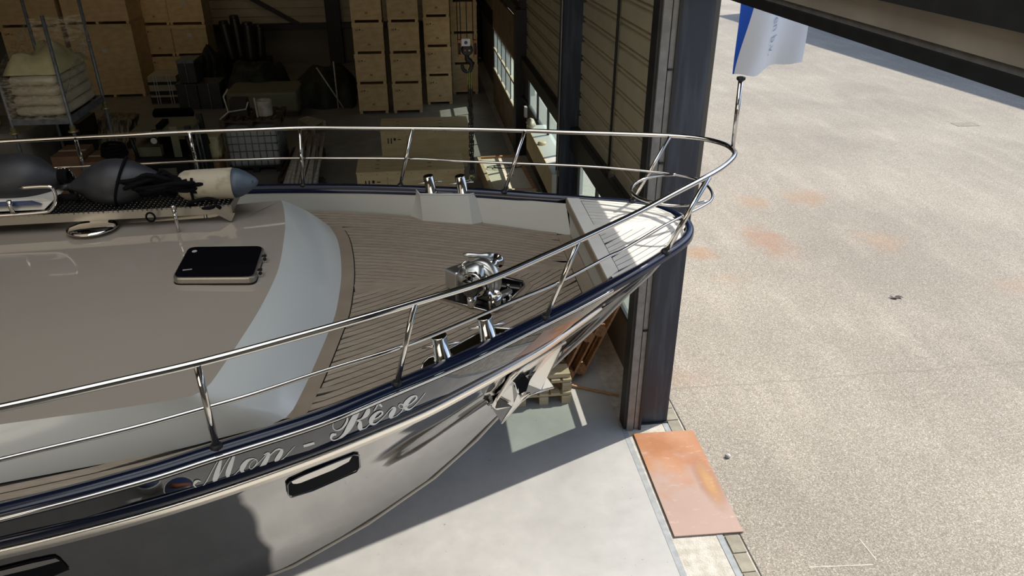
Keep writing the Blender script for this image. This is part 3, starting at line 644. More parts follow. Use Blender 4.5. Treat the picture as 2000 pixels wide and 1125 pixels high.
# ---- bagged rack (stillage)
def rack():
    x0, x1, y0, y1 = -6.05, -5.21, 12.0, 13.4; zt = 1.95
    r_ = thing('stacking_frame', (-5.63, 12.7, 0), 'galvanised stacking frame with four tall posts at the far left', 'rack')
    for x, y_, h in ((x0, y0, 3.3), (x1, y0, 3.45), (x0, y1, 3.55), (x1, y1, 3.6)):
        p_ = MB().tube([(x, y_, 0), (x, y_, h)], .028, 8).build('post', 'galv', r_)
        MB().lathe((x, y_, zt - .18), (0, 0, 1), [(0, .03), (0, .075), (.02, .075), (.03, .04), (.1, .04)], 12).build('collar', 'brass', p_)
    for a, b_ in (((x0, y0), (x1, y0)), ((x1, y0), (x1, y1)), ((x1, y1), (x0, y1)), ((x0, y1), (x0, y0))):
        MB().bar((*a, zt), (*b_, zt), .04, .10).build('tray_rail', 'galv', r_)
    MB().box((x0, y0, zt - .02), (x1, y1, zt)).build('tray', 'galv', r_)
    rg = random.Random(2)
    names = ['bottom', 'second', 'third', 'fourth', 'top']
    for k in range(4):
        z0 = zt + .052 + k * .15; rows = []
        for i in range(9):
            v = i / 8; row = []
            for j in range(28):
                a = 2 * math.pi * j / 28; cx = math.copysign(abs(math.cos(a)) ** .28, math.cos(a)); sy = math.copysign(abs(math.sin(a)) ** .28, math.sin(a))
                sq = 1 - .10 * abs(2 * v - 1) ** 3
                row.append((( x0 + x1) / 2 + cx * (.39 - .01 * k) * sq + rg.uniform(-.006, .006), (y0 + y1) / 2 + sy * .66 * sq + rg.uniform(-.006, .006), z0 + v * .145 + rg.uniform(-.004, .004)))
            rows.append(row)
        m_ = MB().grid(rows, True, True); m_.f += [tuple(range(28))[::-1], tuple(range(8 * 28, 9 * 28))]; m_.sm += [False, False]
        tag(m_.build('foam_bag', 'bag'), '%s flat plastic-bagged bundle in the stacking frame' % names[k], 'bag', 'flat bagged bundles in the stacking frame')
    rows = []
    for i in range(13):
        u = i / 12 * 2 - 1; row = []
        for j in range(13):
            v = j / 12 * 2 - 1; h = max(0, 1 - max(abs(u), abs(v)) ** 3) * (.30 + .08 * math.sin(u * 4 + v * 3) + rg.uniform(-.03, .03)) + (.10 if (i, j) in ((3, 10), (4, 10), (3, 9)) else 0)
            row.append(((x0 + x1) / 2 + u * .385, (y0 + y1) / 2 + v * .62, zt + .66 + h))
        rows.append(row)
    m_ = MB().grid(rows, True); tag(m_.build('plastic_heap', 'bag_yellow'), 'crumpled yellowish plastic heap on top of the bagged bundles', 'bag')
    # stretch film strung between the posts
    def sheet(a, b_, c_, d_, n=10):
        rows = []
        for i in range(n + 1):
            u = i / n; l = Vector(a).lerp(Vector(d_), u); r2 = Vector(b_).lerp(Vector(c_), u)
            rows.append([l.lerp(r2, j / n) + Vector((rg.uniform(-.01, .01), rg.uniform(-.015, .015), rg.uniform(-.01, .01))) for j in range(n + 1)])
        return MB().grid(rows, True)
    f_ = thing('stretch_film', (-5.63, 12.7, zt), 'torn clear stretch film strung around the tall posts', 'film')
    sheet((x0 - .03, y1, 3.22), (x1 + .03, y1, 3.28), (x1 + .03, y1, 2.55), (x0 - .03, y1, 2.5)).build('film_panel', 'film', f_)
    sheet((x0 - .035, y1, 3.22), (x0 - .035, y1 - .05, 2.7), (x0 - .035, y0, 2.45), (x0 - .035, y0 - .02, 2.62)).build('film_panel', 'film', f_)
    sheet((x1 + .035, y1, 3.25), (x1 + .035, y1, 2.9), (x1 + .035, y0, 2.2), (x1 + .035, y0, 2.42)).build('film_panel', 'film', f_)
    sheet((x0, y0 - .035, 2.62), (x1, y0 - .035, 2.5), (x1, y0 - .035, 1.98), (x0, y0 - .035, 1.98)).build('film_panel', 'film', f_)
rack()
def wob(x0, x1, y0, y1, z0, z1, amp=.02, n=9, sd=1, pw=.3):
    rg = random.Random(sd); rows = []; K = 32
    for i in range(n):
        v = i / (n - 1); row = []
        for j in range(K):
            a = 2 * math.pi * j / K; cx = math.copysign(abs(math.cos(a)) ** pw, math.cos(a)); sy = math.copysign(abs(math.sin(a)) ** pw, math.sin(a))
            row.append(((x0 + x1) / 2 + cx * (x1 - x0) / 2 + rg.uniform(-amp, amp), (y0 + y1) / 2 + sy * (y1 - y0) / 2 + rg.uniform(-amp, amp), z0 + v * (z1 - z0) + (rg.uniform(-amp, amp) if 0 < i else 0)))
        rows.append(row)
    m_ = MB().grid(rows, True, True); m_.f += [tuple(range(K))[::-1], tuple(range((n - 1) * K, n * K))]; m_.sm += [False, False]
    return m_
X = lambda px, py, y_: Vector(aty(px, py, y_)).x
Z = lambda px, py, y_: Vector(aty(px, py, y_)).z
tag(wob(-7.3, -6.2, 12.6, 13.8, 0, Z(50, 262, 12.6), .015, sd=4).build('covered_load', 'sheet_grey'), 'load under a grey plastic sheet beneath the stacking frame', 'covered load')
tag(wob(-7.9, -6.75, 12.1, 13.2, Z(50, 262, 12.6) + .02, Z(0, 195, 12.1), .02, sd=14).build('mattress_bag', 'bag_yellow'), 'yellowish bagged mattress left of the stacking frame', 'bag')
y_ = 13.9; tag(MB().box((X(97, 300, y_), y_, 0), (X(168, 300, y_), y_ + .8, Z(120, 243, y_))).build('metal_cabinet', 'black'), 'black open-front metal cabinet behind the frame posts', 'cabinet')
# cardboard boxes
y_ = 11.2
bx = [((105, 160), 0, 298, 'left cardboard carton'), ((162, 238), 0, 308, 'right cardboard carton')]
for i, ((a, b_), z0, pt_, lb) in enumerate(bx):
    xa_, xb_ = X(a, 330, y_), X(b_, 330, y_); zt = Z((a + b_) / 2, pt_ + 8, y_)
    r_ = thing('cardboard_box', ((xa_ + xb_) / 2, y_ + .3, 0), 'tall brown %s on the floor behind the dark fenders' % lb, 'box', 'brown cartons behind the fenders')
    MB().box((xa_, y_, 0), (xb_ - .01, y_ + .6, zt)).build('carton', 'card', r_)
    MB().box((xa_ - .002, y_ + .27, zt), (xb_ - .008, y_ + .33, zt + .003)).build('tape', 'board', r_)
zc = Z(200, 316, y_); xm = X(210, 300, y_)
r_ = thing('hose_coil', (xm, y_ + .25, zc), 'black coiled hose lying on the brown cartons', 'hose')
for k in range(4): MB().tube([(xm + (.17 - .01 * k) * math.cos(a * .35), y_ + .25 + (.15) * math.sin(a * .35), zc + .03 + .045 * k + .012 * math.sin(a * .7 + k)) for a in range(18)], .024, 8, closed=True).build('hose_turn', 'rope', r_)
# wrapped pallet load with rough film
y_ = 14.3; m = MB(); rows = []; rg = random.Random(8)
for i in range(12):
    v = i / 11; row = []
    for j in range(14):
        u = j / 13; px = 176 + 66 * u + (1 - v) * 0 + v * 14; py = 320 - 86 * v
        p_ = Vector(aty(px, py, y_ + .5 * v)); row.append(p_ + Vector((rg.uniform(-.02, .02), rg.uniform(-.05, .05), rg.uniform(-.02, .02))))
    rows.append(row)
back = [[p_ + Vector((0, .5, 0)) for p_ in r2] for r2 in rows][::-1]
m.grid(rows + back, True); o = m.build('wrapped_boards', 'bark'); tag(o, 'leaning stack wrapped in crinkled glossy film left of the forklift', 'wrapped stack')
# forklift
def forklift():
    y_ = 13.7; x0, x1 = X(246, 300, y_), X(392, 300, y_); zt = Z(300, 262, y_); xr0, xr1 = X(246, 262, y_), X(366, 262, y_)
    r_ = thing('forklift', ((x0 + x1) / 2, y_ + .5, 0), 'dark forklift truck with a khaki overhead guard behind the far rail', 'forklift')
    MB().box((xr0, y_, zt - .05), (xr1, y_ + 1.15, zt)).build('roof_guard', 'khaki', r_)
    MB().tube([(xr0 + .42, y_ + .08, zt), (xr0 + .42, y_ + .08, zt + .05), (xr0 + .58, y_ + .08, zt + .05), (xr0 + .58, y_ + .08, zt)], .012, 6).build('roof_handle', 'black', r_)
    MB().lathe(((xr0 + xr1) / 2 - .05, y_ - .03, zt - .1), (0, -1, 0), [(0, .04), (.05, .055)], 12).build('work_lamp', 'paper', r_)
    for x, y2 in ((xr0 + .04, y_ + .04), (xr1 - .04, y_ + .04), (xr0 + .04, y_ + 1.1), (xr1 - .04, y_ + 1.1)):
        MB().tube([(x, y2, zt - .03), (x + .06, y2 + .02, .7)], .035, 8).build('guard_post', 'black', r_)
    MB().box((x0 + .02, y_, .15), (x1 - .25, y_ + 1.2, .78)).build('body', 'black', r_)
    MB().box((x0 + .1, y_ + .15, .78), (x0 + .55, y_ + .75, .95)).build('hood', 'khaki', r_)
    MB().box((x0 + .55, y_ + .3, .78), (x0 + .95, y_ + .75, .90)).build('seat', 'rope', r_)
    MB().box((x0 + .50, y_ + .3, .78), (x0 + .60, y_ + .75, 1.30)).build('seat_back', 'rope', r_)
    MB().tube([(x0 + .95 + .15 * math.cos(a), y_ + .45 + .15 * math.sin(a), 1.12 + .05 * math.cos(a)) for a in [i * .628 for i in range(10)]], .012, 6, closed=True).build('steering_wheel', 'black', r_)
    for dy in (.1, .95):
        MB().bar((x1 - .12, y_ + dy, .05), (x1 - .12 - .05, y_ + dy, zt + .1), .10, .08, (0, 1, 0)).build('mast', 'dark_steel', r_)
    for dy in (.25, .5, .75): MB().tube([(x1 - .15, y_ + dy, .3), (x1 - .17, y_ + dy, zt)], .018, 6).build('lift_chain', 'galv', r_)
    for x in (x0 + .25, x1 - .5):
        for y2 in (y_ - .06, y_ + 1.06): MB().lathe((x, y2, .22), (0, 1, 0), [(0, .17), (.02, .22), (.16, .22), (.18, .17)], 18).build('wheel', 'rope', r_)
    MB().box((x0 + .5, y_ - .02, .45), (x0 + .8, y_, .6)).build('data_plate', 'khaki', r_)
    MB().box((x1 - .45, y_ - .01, .80), (x1 - .32, y_ + .0, 1.35)).build('side_screen', 'khaki', r_)
forklift()
y_ = 15.0; tag(wob(X(398, 300, y_), X(430, 300, y_), y_, y_ + .5, .35, Z(415, 268, y_), .02, sd=9).build('yellow_sack', 'bag_yellow'), 'upright yellowish sack between the forklift and the caged tank', 'sack')
tag(MB().box((X(398, 340, y_), y_, 0), (X(432, 340, y_), y_ + .5, .34)).build('red_tool_box', 'oldwood'), 'dark reddish box on the floor under the yellowish sack', 'box')
# caged tank
def ibc():
    x0, x1, y0, y1, z0, z1 = -3.80, -2.78, 15.05, 16.1, .14, .90
    r_ = thing('caged_tank', (-3.28, 15.55, 0), 'white liquid tank in a wire cage in the middle of the floor', 'tank')
    b_ = wob(x0 + .02, x1 - .02, y0 + .02, y1 - .02, z0, z1, .003, sd=3, pw=.16).build('tank_body', 'ibc_white', r_)
    for i in range(9):
        x = x0 + (x1 - x0) * i / 8; MB().tube([(x, y0, z0), (x, y0, z1 + .02)], .0085, 5).build('cage_bar', 'galv', r_)
    for i in range(1, 8):
        y2 = y0 + (y1 - y0) * i / 8; MB().tube([(x1, y2, z0), (x1, y2, z1 + .02)], .0085, 5).build('cage_bar', 'galv', r_)
    for i in range(6):
        z = z0 + (z1 - z0) * i / 5; MB().tube([(x0, y1, z), (x0, y0, z), (x1, y0, z), (x1, y1, z)], .0085, 5).build('cage_hoop', 'galv', r_)
    MB().box((x0, y0, .10), (x1, y1, .14)).build('base_tray', 'black', r_)
    for x in (x0 + .06, (x0 + x1) / 2, x1 - .06): MB().box((x - .06, y0, 0), (x + .06, y1, .10)).build('base_runner', 'black', r_)
    p_ = pallet('dark_pallet', 'dark stained pallet lying on top of the caged tank', 1.15, 1.0, 'darkwood', nb=7); p_.location = (-3.27, 15.05, .93)
    bk = Vector((X(517, 215, 15.4), 15.4, 1.075)); r2 = thing('metal_drum', bk, 'small open metal drum standing on the dark pallet', 'drum')
    MB().lathe(bk, (0, 0, 1), [(0, .15), (.01, .155), (.28, .155), (.29, .16), (.29, .145), (.02, .14)], 24, caps=False).build('shell', 'pipe_pale', r2)
    MB().lathe(bk + Vector((0, 0, .01)), (0, 0, 1), [(0, .14), (.01, .14)], 24).build('bottom', 'black', r2)
    MB().bar(bk + Vector((-.12, -.17, -.06)), bk + Vector((-.15, -.10, .36)), .03, .02).build('stirring_stick', 'board', r2)
    fx = X(462, 220, 15.35); r3 = thing('bent_frame', (fx, 15.35, 1.075), 'white bent tubular frame on the left of the dark pallet', 'frame')
    MB().tube([(fx - .28, 15.1, 1.0 + .08), (fx - .12, 15.2, 1.2), (fx - .16, 15.2, 1.5), (fx - .08, 15.3, 1.62)], .017, 6).build('tube', 'pipe_pale', r3)
    MB().tube([(fx - .12, 15.2, 1.2), (fx + .2, 15.3, 1.22), (fx + .26, 15.3, 1.36)], .017, 6).build('tube', 'pipe_pale', r3)
    MB().box((fx - .1, 15.3, 1.08), (fx + .22, 15.6, 1.40)).build('motor_box', 'black', r3)
ibc()
# long wrapped crate behind
q0, q1 = Vector(atz(447, 232)), Vector(atz(583, 232)); yb = q0.y
tag(wob(q0.x, q1.x, yb, yb + 1.3, .12, Z(500, 182, yb), .008, sd=6, pw=.14).build('wrapped_crate', 'khaki'), 'long crate wrapped in dull film behind the caged tank', 'crate')
tag(MB().box((q0.x, yb + .05, 0), (q1.x, yb + 1.2, .12)).build('crate_base', 'darkwood'), 'dark timber base under the film-wrapped crate', 'pallet')
# slatted crate and pipes on the floor
r_ = thing('slatted_frame', Vector(atz(605, 250)), 'small slatted wooden frame on the floor right of the caged tank', 'frame')
a, b_, c_, d_ = [Vector(atz(*p_, .12)) for p_ in ((584, 236), (612, 252), (634, 240), (600, 231))]
MB().bar(a, b_, .06, .10).build('side_rail', 'board', r_); MB().bar(d_, c_, .06, .10).build('side_rail', 'board', r_)
for i in range(8): MB().bar(a.lerp(b_, (i + .5) / 8) + Vector((0, 0, .05)), d_.lerp(c_, (i + .5) / 8) + Vector((0, 0, .05)), .05, .02).build('slat', 'board', r_)
for p_ in (a, b_, c_, d_): MB().box((p_.x - .03, p_.y - .03, 0), (p_.x + .03, p_.y + .03, .12)).build('leg', 'board', r_)
rg = random.Random(12)
for k in range(15):
    u = k / 14; lay = k % 2
    a = Vector(atz(556 + 62 * u, 362, .12 + .22 * lay)); b_ = Vector(atz(590 + 36 * u + rg.uniform(-8, 8), 262 + rg.uniform(-8, 10), .25 + .25 * lay)); rr = rg.choice((.022, .03, .04))
    tag(MB().tube([a, a.lerp(b_, .5) + Vector((rg.uniform(-.03, .03), 0, .01)), b_], rr, 8).build('old_pipe', 'pipe_pale'), ('leftmost pale worn pipe of the heap beside the caged tank' if k == 0 else 'rightmost pale worn pipe of the heap beside the caged tank' if k == 14 else 'pale worn pipe inside the heap beside the caged tank'), 'pipe', 'pale worn pipes heaped beside the caged tank')
r_ = thing('pipe_trestle', Vector(atz(590, 350)), 'low brown trestle carrying the heap of pale pipes', 'trestle')
for py, zz in ((350, .10), (290, .2)):
    a, b_ = Vector(atz(545 if py > 300 else 575, py, zz)), Vector(atz(632, py, zz)); MB().bar(a, b_, .08, .06).build('cross_beam', 'darkwood', r_)
    for p_ in (a, b_): MB().box((p_.x - .03, p_.y - .03, 0), (p_.x + .03, p_.y + .03, p_.z)).build('leg', 'darkwood', r_)
MB().bar(Vector(atz(545, 350, .08)), Vector(atz(575, 290, .15)), .05, .05).build('side_beam', 'darkwood', r_)
# strapped boards and grey bins
yq = Vector(atz(320, 203)).y
r_ = thing('strapped_boards', (X(320, 200, yq), yq + .4, 0), 'pale boards strapped in layers in front of the narrow crate stack', 'boards')
xa_, xb_ = X(290, 170, yq), X(350, 170, yq)
for i, (t0, t1, mt) in enumerate(((200, 190, 'black'), (190, 186, 'board'), (184, 179, 'black'), (178, 166, 'board'), (165, 161, 'black'), (160, 149, 'board'))):
    MB().box((xa_ + .02 * (i % 2), yq, Z(320, t0, yq)), (xb_ - .02 * (i % 3), yq + .9, Z(320, t1, yq))).build('board_layer', mt, r_)
for px in (303, 308, 330, 335):
    x = X(px, 170, yq); MB().box((x - .008, yq - .01, 0), (x + .008, yq, Z(320, 148, yq))).build('strap', 'paper', r_)
MB().box((xa_, yq, -.0), (xb_, yq + .9, Z(320, 200, yq))).build('timber_base', 'darkwood', r_)
yq = Vector(atz(400, 213)).y
for i, (a, b_, t0, t1, lb) in enumerate(((352, 392, 213, 163, 'lower left'), (394, 436, 213, 163, 'lower right'), (352, 385, 161, 118, 'topmost'))):
    r_ = thing('storage_bin', (X((a + b_) / 2, t0, yq), yq + .35, Z(400, t0, yq) if t0 < 200 else 0), '%s of the three dark strapped bins right of the boards' % lb, 'bin', 'dark strapped bins')
    z0 = 0 if t0 > 200 else Z(400, t0, yq); z1 = Z(400, t1, yq)
    MB().box((X(a, t0, yq), yq, z0), (X(b_, t0, yq), yq + .7, z1 - .06)).build('bin_body', 'bin', r_)
    MB().box((X(a, t0, yq) - .01, yq - .02, z1 - .06), (X(b_, t0, yq) + .01, yq + .72, z1)).build('bin_lid', 'galv' if i == 2 else 'bin', r_)
    x = X((a + b_) / 2, t0, yq); MB().box((x - .01, yq - .028, z0), (x + .01, yq - .02, z1)).build('strap', 'galv', r_)
yq = 17.2; a = Vector((X(300, 225, yq), yq, .5)); b_ = Vector((X(378, 222, yq), yq, .5)); zz = Z(330, 222, yq)
r_ = thing('rolled_cover', ((a.x + b_.x) / 2, yq, 0), 'dark rolled-up cover lying on a stand behind the forklift roof', 'cover')
MB().tube([(a.x, yq, zz), (a.x + .05, yq, zz), (b_.x - .05, yq, zz), (b_.x, yq, zz)], [.06, .12, .12, .06], 14).build('roll', 'rope', r_)
for x in (a.x + .15, b_.x - .15): MB().box((x - .05, yq - .15, 0), (x + .05, yq + .15, zz - .11)).build('stand', 'black', r_)
# tarpaulin heaps
def heap(px0, px1, yq, z1, dep, lab, sd, mt='tarp'):
    rg = random.Random(sd); x0, x1 = X(px0, 200, yq), X(px1, 200, yq); rows = []; nx, ny = 30, 18
    ph = [rg.uniform(0, 6) for _ in range(6)]
    for i in range(ny):
        v = i / (ny - 1); row = []
        for j in range(nx):
            u = j / (nx - 1); e = (1 - (2 * u - 1) ** 4) * (1 - (2 * v - 1) ** 4)
            h = z1 * e ** .5 * (.80 + .10 * math.sin(u * 6 + ph[0]) * math.cos(v * 4 + ph[1]) + .05 * math.sin(u * 15 + ph[2] + v * 6) + rg.uniform(-.02, .02))
            row.append((x0 + (x1 - x0) * u + .05 * math.sin(v * 9 + ph[3]), yq + dep * v + .08 * math.sin(u * 12 + ph[4]), max(.005, h)))
        rows.append(row)
    tag(MB().grid(rows, True).build('tarpaulin_heap', mt), lab, 'tarpaulin', 'dark tarpaulin heaps')
heap(440, 560, 20.5, 1.25, 1.6, 'dark green tarpaulin heap behind the wrapped crate, left part', 3)
heap(566, 690, 20.0, 1.0, 2.2, 'dark tarpaulin heap beside the left crate column', 5)
heap(392, 446, 22.4, 1.25, .9, 'small olive tarpaulin bundle right of the narrow crates', 7)
for k, (px, z1, rr) in enumerate(((452, 3.0, .14), (470, 3.1, .14), (489, 2.95, .16), (508, 2.85, .13))):
    yq = 24.0 + .3 * (k % 2); x = X(px, 100, yq)
    r_ = tag(MB().lathe((x, yq, .53), (.06 * (k - 1.5), 0, 1), [(0, rr * 1.2), (.1, rr * 1.15), (z1 - 1.98, rr), (z1 - 1.85, rr * .9)], 18).build('metal_flue', 'darkpipe'), 'dark metal flue pipe standing upright on the rack, %s' % ('leftmost', 'second from left', 'third from left', 'rightmost')[k], 'pipe', 'dark flue pipes at the back wall')
r_ = thing('pipe_rack', (X(480, 120, 24.2), 24.3, 0), 'dark rack carrying the upright flue pipes at the back wall', 'rack')
MB().box((X(440, 120, 24), 23.8, .45), (X(525, 120, 24), 24.7, .53)).build('shelf', 'black', r_)
for px in (441, 524):
    for y2 in (23.85, 24.6): MB().box((X(px, 120, 24) - .04, y2 - .04, 0), (X(px, 120, 24) + .04, y2 + .04, .45)).build('leg', 'black', r_)
yq = 19.6
for k, (t, bt) in enumerate((((651, 120), (661, 213)), ((618, 132), (671, 212)))):
    b_ = Vector(atz(*bt)); tp = Vector(aty(*t, yq + .5)); tag(MB().tube([b_ + Vector((0, 0, .02)), tp], .02, 6).build('leaning_pole', 'pipe_pale'), ('upright', 'slanted')[k] + ' pale pole leaning on the dark tarpaulin', 'pole', 'pale poles on the tarpaulin')

# ================================================================ YACHT
YA = thing('motor_yacht', bw(0, 0, 0), 'dark glossy motor yacht with teak foredeck and chrome pulpit rail, bow poking through the doorway', 'boat')
zg = lambda s: 2.951 + .0235 * s
ZB = 2.68; ZD = 2.76
cap_s = lambda y_: 1.684 + .148 * y_
NEAR = [(-5.5, -1.9), (-3.5, -1.9), (-2.2, -1.86), (-1.31, -1.79), (-.84, -1.728), (-.56, -1.663), (-.115, -1.557), (.197, -1.437), (.46, -1.333), (.657, -1.247), (.968, -1.091), (1.262, -.945), (1.546, -.79), (1.8, -.64), (2.04, -.487), (2.19, -.385), (2.30, -.29), (2.375, -.18), (2.41, -.07)]
FAR = [(2.415, .03), (2.39, .14), (2.327, .277), (2.19, .40), (2.0, .515), (1.785, .642), (1.202, .982), (.722, 1.206), (.2, 1.42), (-.477, 1.642), (-1.3, 1.80), (-2.2, 1.87), (-3.5, 1.9), (-5.5, 1.9)]
OUT = crom(NEAR + FAR, 5)
TIP = max(range(len(OUT)), key=lambda i: OUT[i][0])
def ins(d):   # outline moved inboard by d(i)
    o_ = []
    for i, p_ in enumerate(OUT):
        a, b_ = OUT[max(i - 1, 0)], OUT[min(i + 1, len(OUT) - 1)]; tx, ty = b_[0] - a[0], b_[1] - a[1]; L = math.hypot(tx, ty) or 1
        dd = d(p_[0]) if callable(d) else d; o_.append((p_[0] - ty / L * dd, p_[1] + tx / L * dd))
    return o_
def half_tab(lst, side):
    t_ = sorted([(s_, abs(y_)) for s_, y_ in lst if y_ * side > 0.0 or s_ > 2.36]); return t_
# --- hull skin
stem = [(3.0, 2.415), (2.9, 2.37), (2.736, 2.30), (2.68, 2.25), (2.606, 2.187), (2.467, 2.03), (2.265, 1.835), (2.1, 1.646), (1.93, 1.462), (1.588, 1.08), (1.395, .90), (1.108, .57), (.778, .05), (.5, -.53), (.35, -1.1), (.27, -2.0), (.25, -2.6)]
s_st = lambda z: interp(z, stem[::-1])
XS = [0, .015, .04, .08, .14, .22, .32, .45, .6, .8, 1.0, 1.25, 1.5, 1.8, 2.1, 2.5, 2.95, 3.4, 4.0, 4.8, 6.0, 7.7]
topY = [(2.415 - s_, -y_) for s_, y_ in [p_ for p_ in OUT[:TIP + 1]]][::-1]; topY[0] = (0, 0)
BY = [(0, 0), (.04, .035), (.1, .085), (.2, .165), (.35, .285), (.55, .44), (.854, .668), (1.104, .852), (1.362, 1.005), (1.667, 1.175), (1.95, 1.315), (2.45, 1.50), (2.99, 1.645), (3.4, 1.71), (3.8, 1.745), (4.5, 1.79), (5.5, 1.82), (7.8, 1.85)]
BY = crom(BY, 5); topY = topY
def hp(lev, x, side=-1):
    # lev: 1..0 between gunwale and rub rail, then z below
    if lev >= 0 and lev <= 1 and not isinstance(lev, str):
        st = 2.25 + (2.415 - 2.25) * lev ** .8; s_ = st - x
        y_ = interp(x, topY) * lev + interp(x, BY) * (1 - lev); zt = zg(s_) - .01; return bw(s_, side * y_, ZB + (zt - ZB) * lev)
def hz(z, x, side=-1):
    s_ = s_st(z) - x; k = ((z - .25) / (ZB - .25)) ** .85 if z > .25 else 0
    k2 = k * (1 - .20 * (1 - min(1, x / 1.5)) ** 2 * min(1, (ZB - z) / .6))
    return bw(s_, side * interp(x, BY) * k2, z)
levs = [hp] ; rowsN = [[hp(l, x) for x in XS] for l in (1, .8, .6, .4, .2, 0)]
zs = [2.6, 2.5, 2.35, 2.2, 2.05, 1.9, 1.7, 1.5, 1.3, 1.1, .9, .7, .5, .35, .25]
rowsL = [rowsN[-1]] + [[hz(z, x) for x in XS] for z in zs]
def bvh(rows):
    vs = [p_ for r2 in rows for p_ in r2]; n = len(rows[0]); fs = [(i * n + j, i * n + j + 1, (i + 1) * n + j + 1, (i + 1) * n + j) for i in range(len(rows) - 1) for j in range(n - 1)]
    return BVHTree.FromPolygons([tuple(v) for v in vs], fs)
HB = bvh(rowsN + rowsL[1:])
def hit(px, py, off=.003):
    d = ray(px, py).normalized(); loc, nor, _, _ = HB.ray_cast(CP, d)
    if loc is None: return None, None
    if nor.dot(d) > 0: nor = -nor
    return loc + nor * off, nor
def mir(rows, top=False): return [[bw(tob(p_)[0], -tob(p_)[1] + .04 * min(1, -tob(p_)[1] / .3), p_.z) for p_ in r2] for r2 in rows]
def hy(s_, z):
    lev = (z - ZB) / (zg(s_) - .01 - ZB); x = 2.25 + .165 * max(lev, 0) ** .8 - s_
    return interp(x, topY) * lev + interp(x, BY) * (1 - lev)
MB().grid(rowsN).grid(mir(rowsN)).build('hull_band', 'band', YA)
hl = MB().grid(rowsL).grid(mir(rowsL))
tr_ = [r2[-1] for r2 in rowsN + rowsL[1:]]; tr2 = [bw(tob(p_)[0], -tob(p_)[1], p_.z) for p_ in tr_]
hl.grid([tr_, tr2], False); hull = hl.build('hull', 'hull', YA)
# stem strip
kp = [bw(s_ + .006, 0, z) for z, s_ in stem if z <= 2.74] + [bw(-5.4, 0, .25)]
MB().tube(kp, .013, 8).build('stem_strip', 'stem_metal', YA)
# rub rails
def side_curve(side, z, out, x0=.0, x1=7.7, n=60):
    o_ = []
    for i in range(n):
        x = x0 + (x1 - x0) * (i / (n - 1)) ** 1.6; p_ = bw(2.25 - x, side * (interp(x, BY) + out), z); o_.append(p_)
    return o_
for side in (-1, 1):
    MB().tube(side_curve(side, ZB + (.062 if side < 0 else .03), .002 if side < 0 else .06, .80), [.004, .014, .024, .030] + [.032] * 56 if side < 0 else .02, 12).build('rub_rail', 'navy', YA)
    c_ = side_curve(side, ZB, .012, .62)
    rr = []
    for i, p_ in enumerate(c_):
        h = .012 + .014 * min(1, (2.25 - tob(p_)[0]) / 2.2); q0 = BN * (side * .014)
        k_ = min(1, i / 4); h *= .25 + .75 * k_; rr.append([p_ - q0 + Vector((0, 0, h)), p_ + q0 * (.2 + .7 * k_) + Vector((0, 0, h)), p_ + q0 * (.2 + .8 * k_) + Vector((0, 0, h * .7)), p_ + q0 * .2 - Vector((0, 0, h)), p_ - q0 * 1.3 - Vector((0, 0, h))])
    MB().grid(rr).build('rub_strip', 'cream', YA)
# gunwale cap
ci = ins(lambda s_: .052 if s_ < 1.5 else (.052 - .015 * min(1, (s_ - 1.5) / .3))); co = ins(-.018); cm = ins(.03)
rows = []
for i in range(len(OUT)):
    z = zg(OUT[i][0]); a, b_, c_ = co[i], OUT[i], ci[i]; mm = ((b_[0] + c_[0]) / 2, (b_[1] + c_[1]) / 2)
    rows.append([bw(a[0], a[1], z - .035), bw(a[0], a[1], z - .005), bw((a[0] + b_[0]) / 2, (a[1] + b_[1]) / 2, z + .012), bw(mm[0], mm[1], z + .018), bw(c_[0], c_[1], z + .010), bw(c_[0], c_[1], z - (.045 if OUT[i][0] < cap_s(OUT[i][1]) else .012))])
MB().grid(rows).build('gunwale_cap', 'navy', YA)
ch = [bw(p_[0], p_[1], zg(p_[0]) - .012) for p_ in ins(-.024)]
MB().tube([p_ for p_ in ch[:TIP] if tob(p_)[0] < 1.58], .0105, 8).build('gunwale_strip', 'chrome', YA)
MB().tube([p_ for p_ in ch[TIP:] if tob(p_)[0] < 1.58], .0105, 8).build('gunwale_strip', 'chrome', YA)
# inner bulwark
bi = ins(.054)
for seg in (OUT[:TIP], OUT[TIP:]):
    idx = [i for i in range(len(OUT)) if (i < TIP) == (seg is not None and OUT[i] in seg and i < TIP)]
for rng in (range(0, TIP), range(TIP, len(OUT))):
    rr = []
    for i in rng:
        if bi[i][0] > cap_s(bi[i][1]) + .02: continue
        sg_ = 1 if bi[i][1] > 0 else -1; rr.append([bw(bi[i][0], bi[i][1] - sg_ * .0 + (.006 if sg_ > 0 else -.006), zg(bi[i][0]) - .038), bw(bi[i][0], sg_ * (hy(bi[i][0], ZD) - .02), ZD - .02)])
    MB().grid(rr).build('bulwark', 'bulwark_white', YA)
# bulkhead under bow platform
ys_ = [-.70, .56]
pA, pB = (cap_s(-.72) + .0, -.72), (cap_s(.62), .62)
dA, dB = hy(1.6, ZD) - .02, hy(1.75, ZD) - .02
MB().prism([bw(cap_s(-dA), -dA, ZD - .02), bw(cap_s(dB), dB, ZD - .02), bw(cap_s(.58), .58, 2.975), bw(cap_s(-.68), -.68, 2.975)], BD * .02).build('bulkhead', 'bulwark_white', YA)
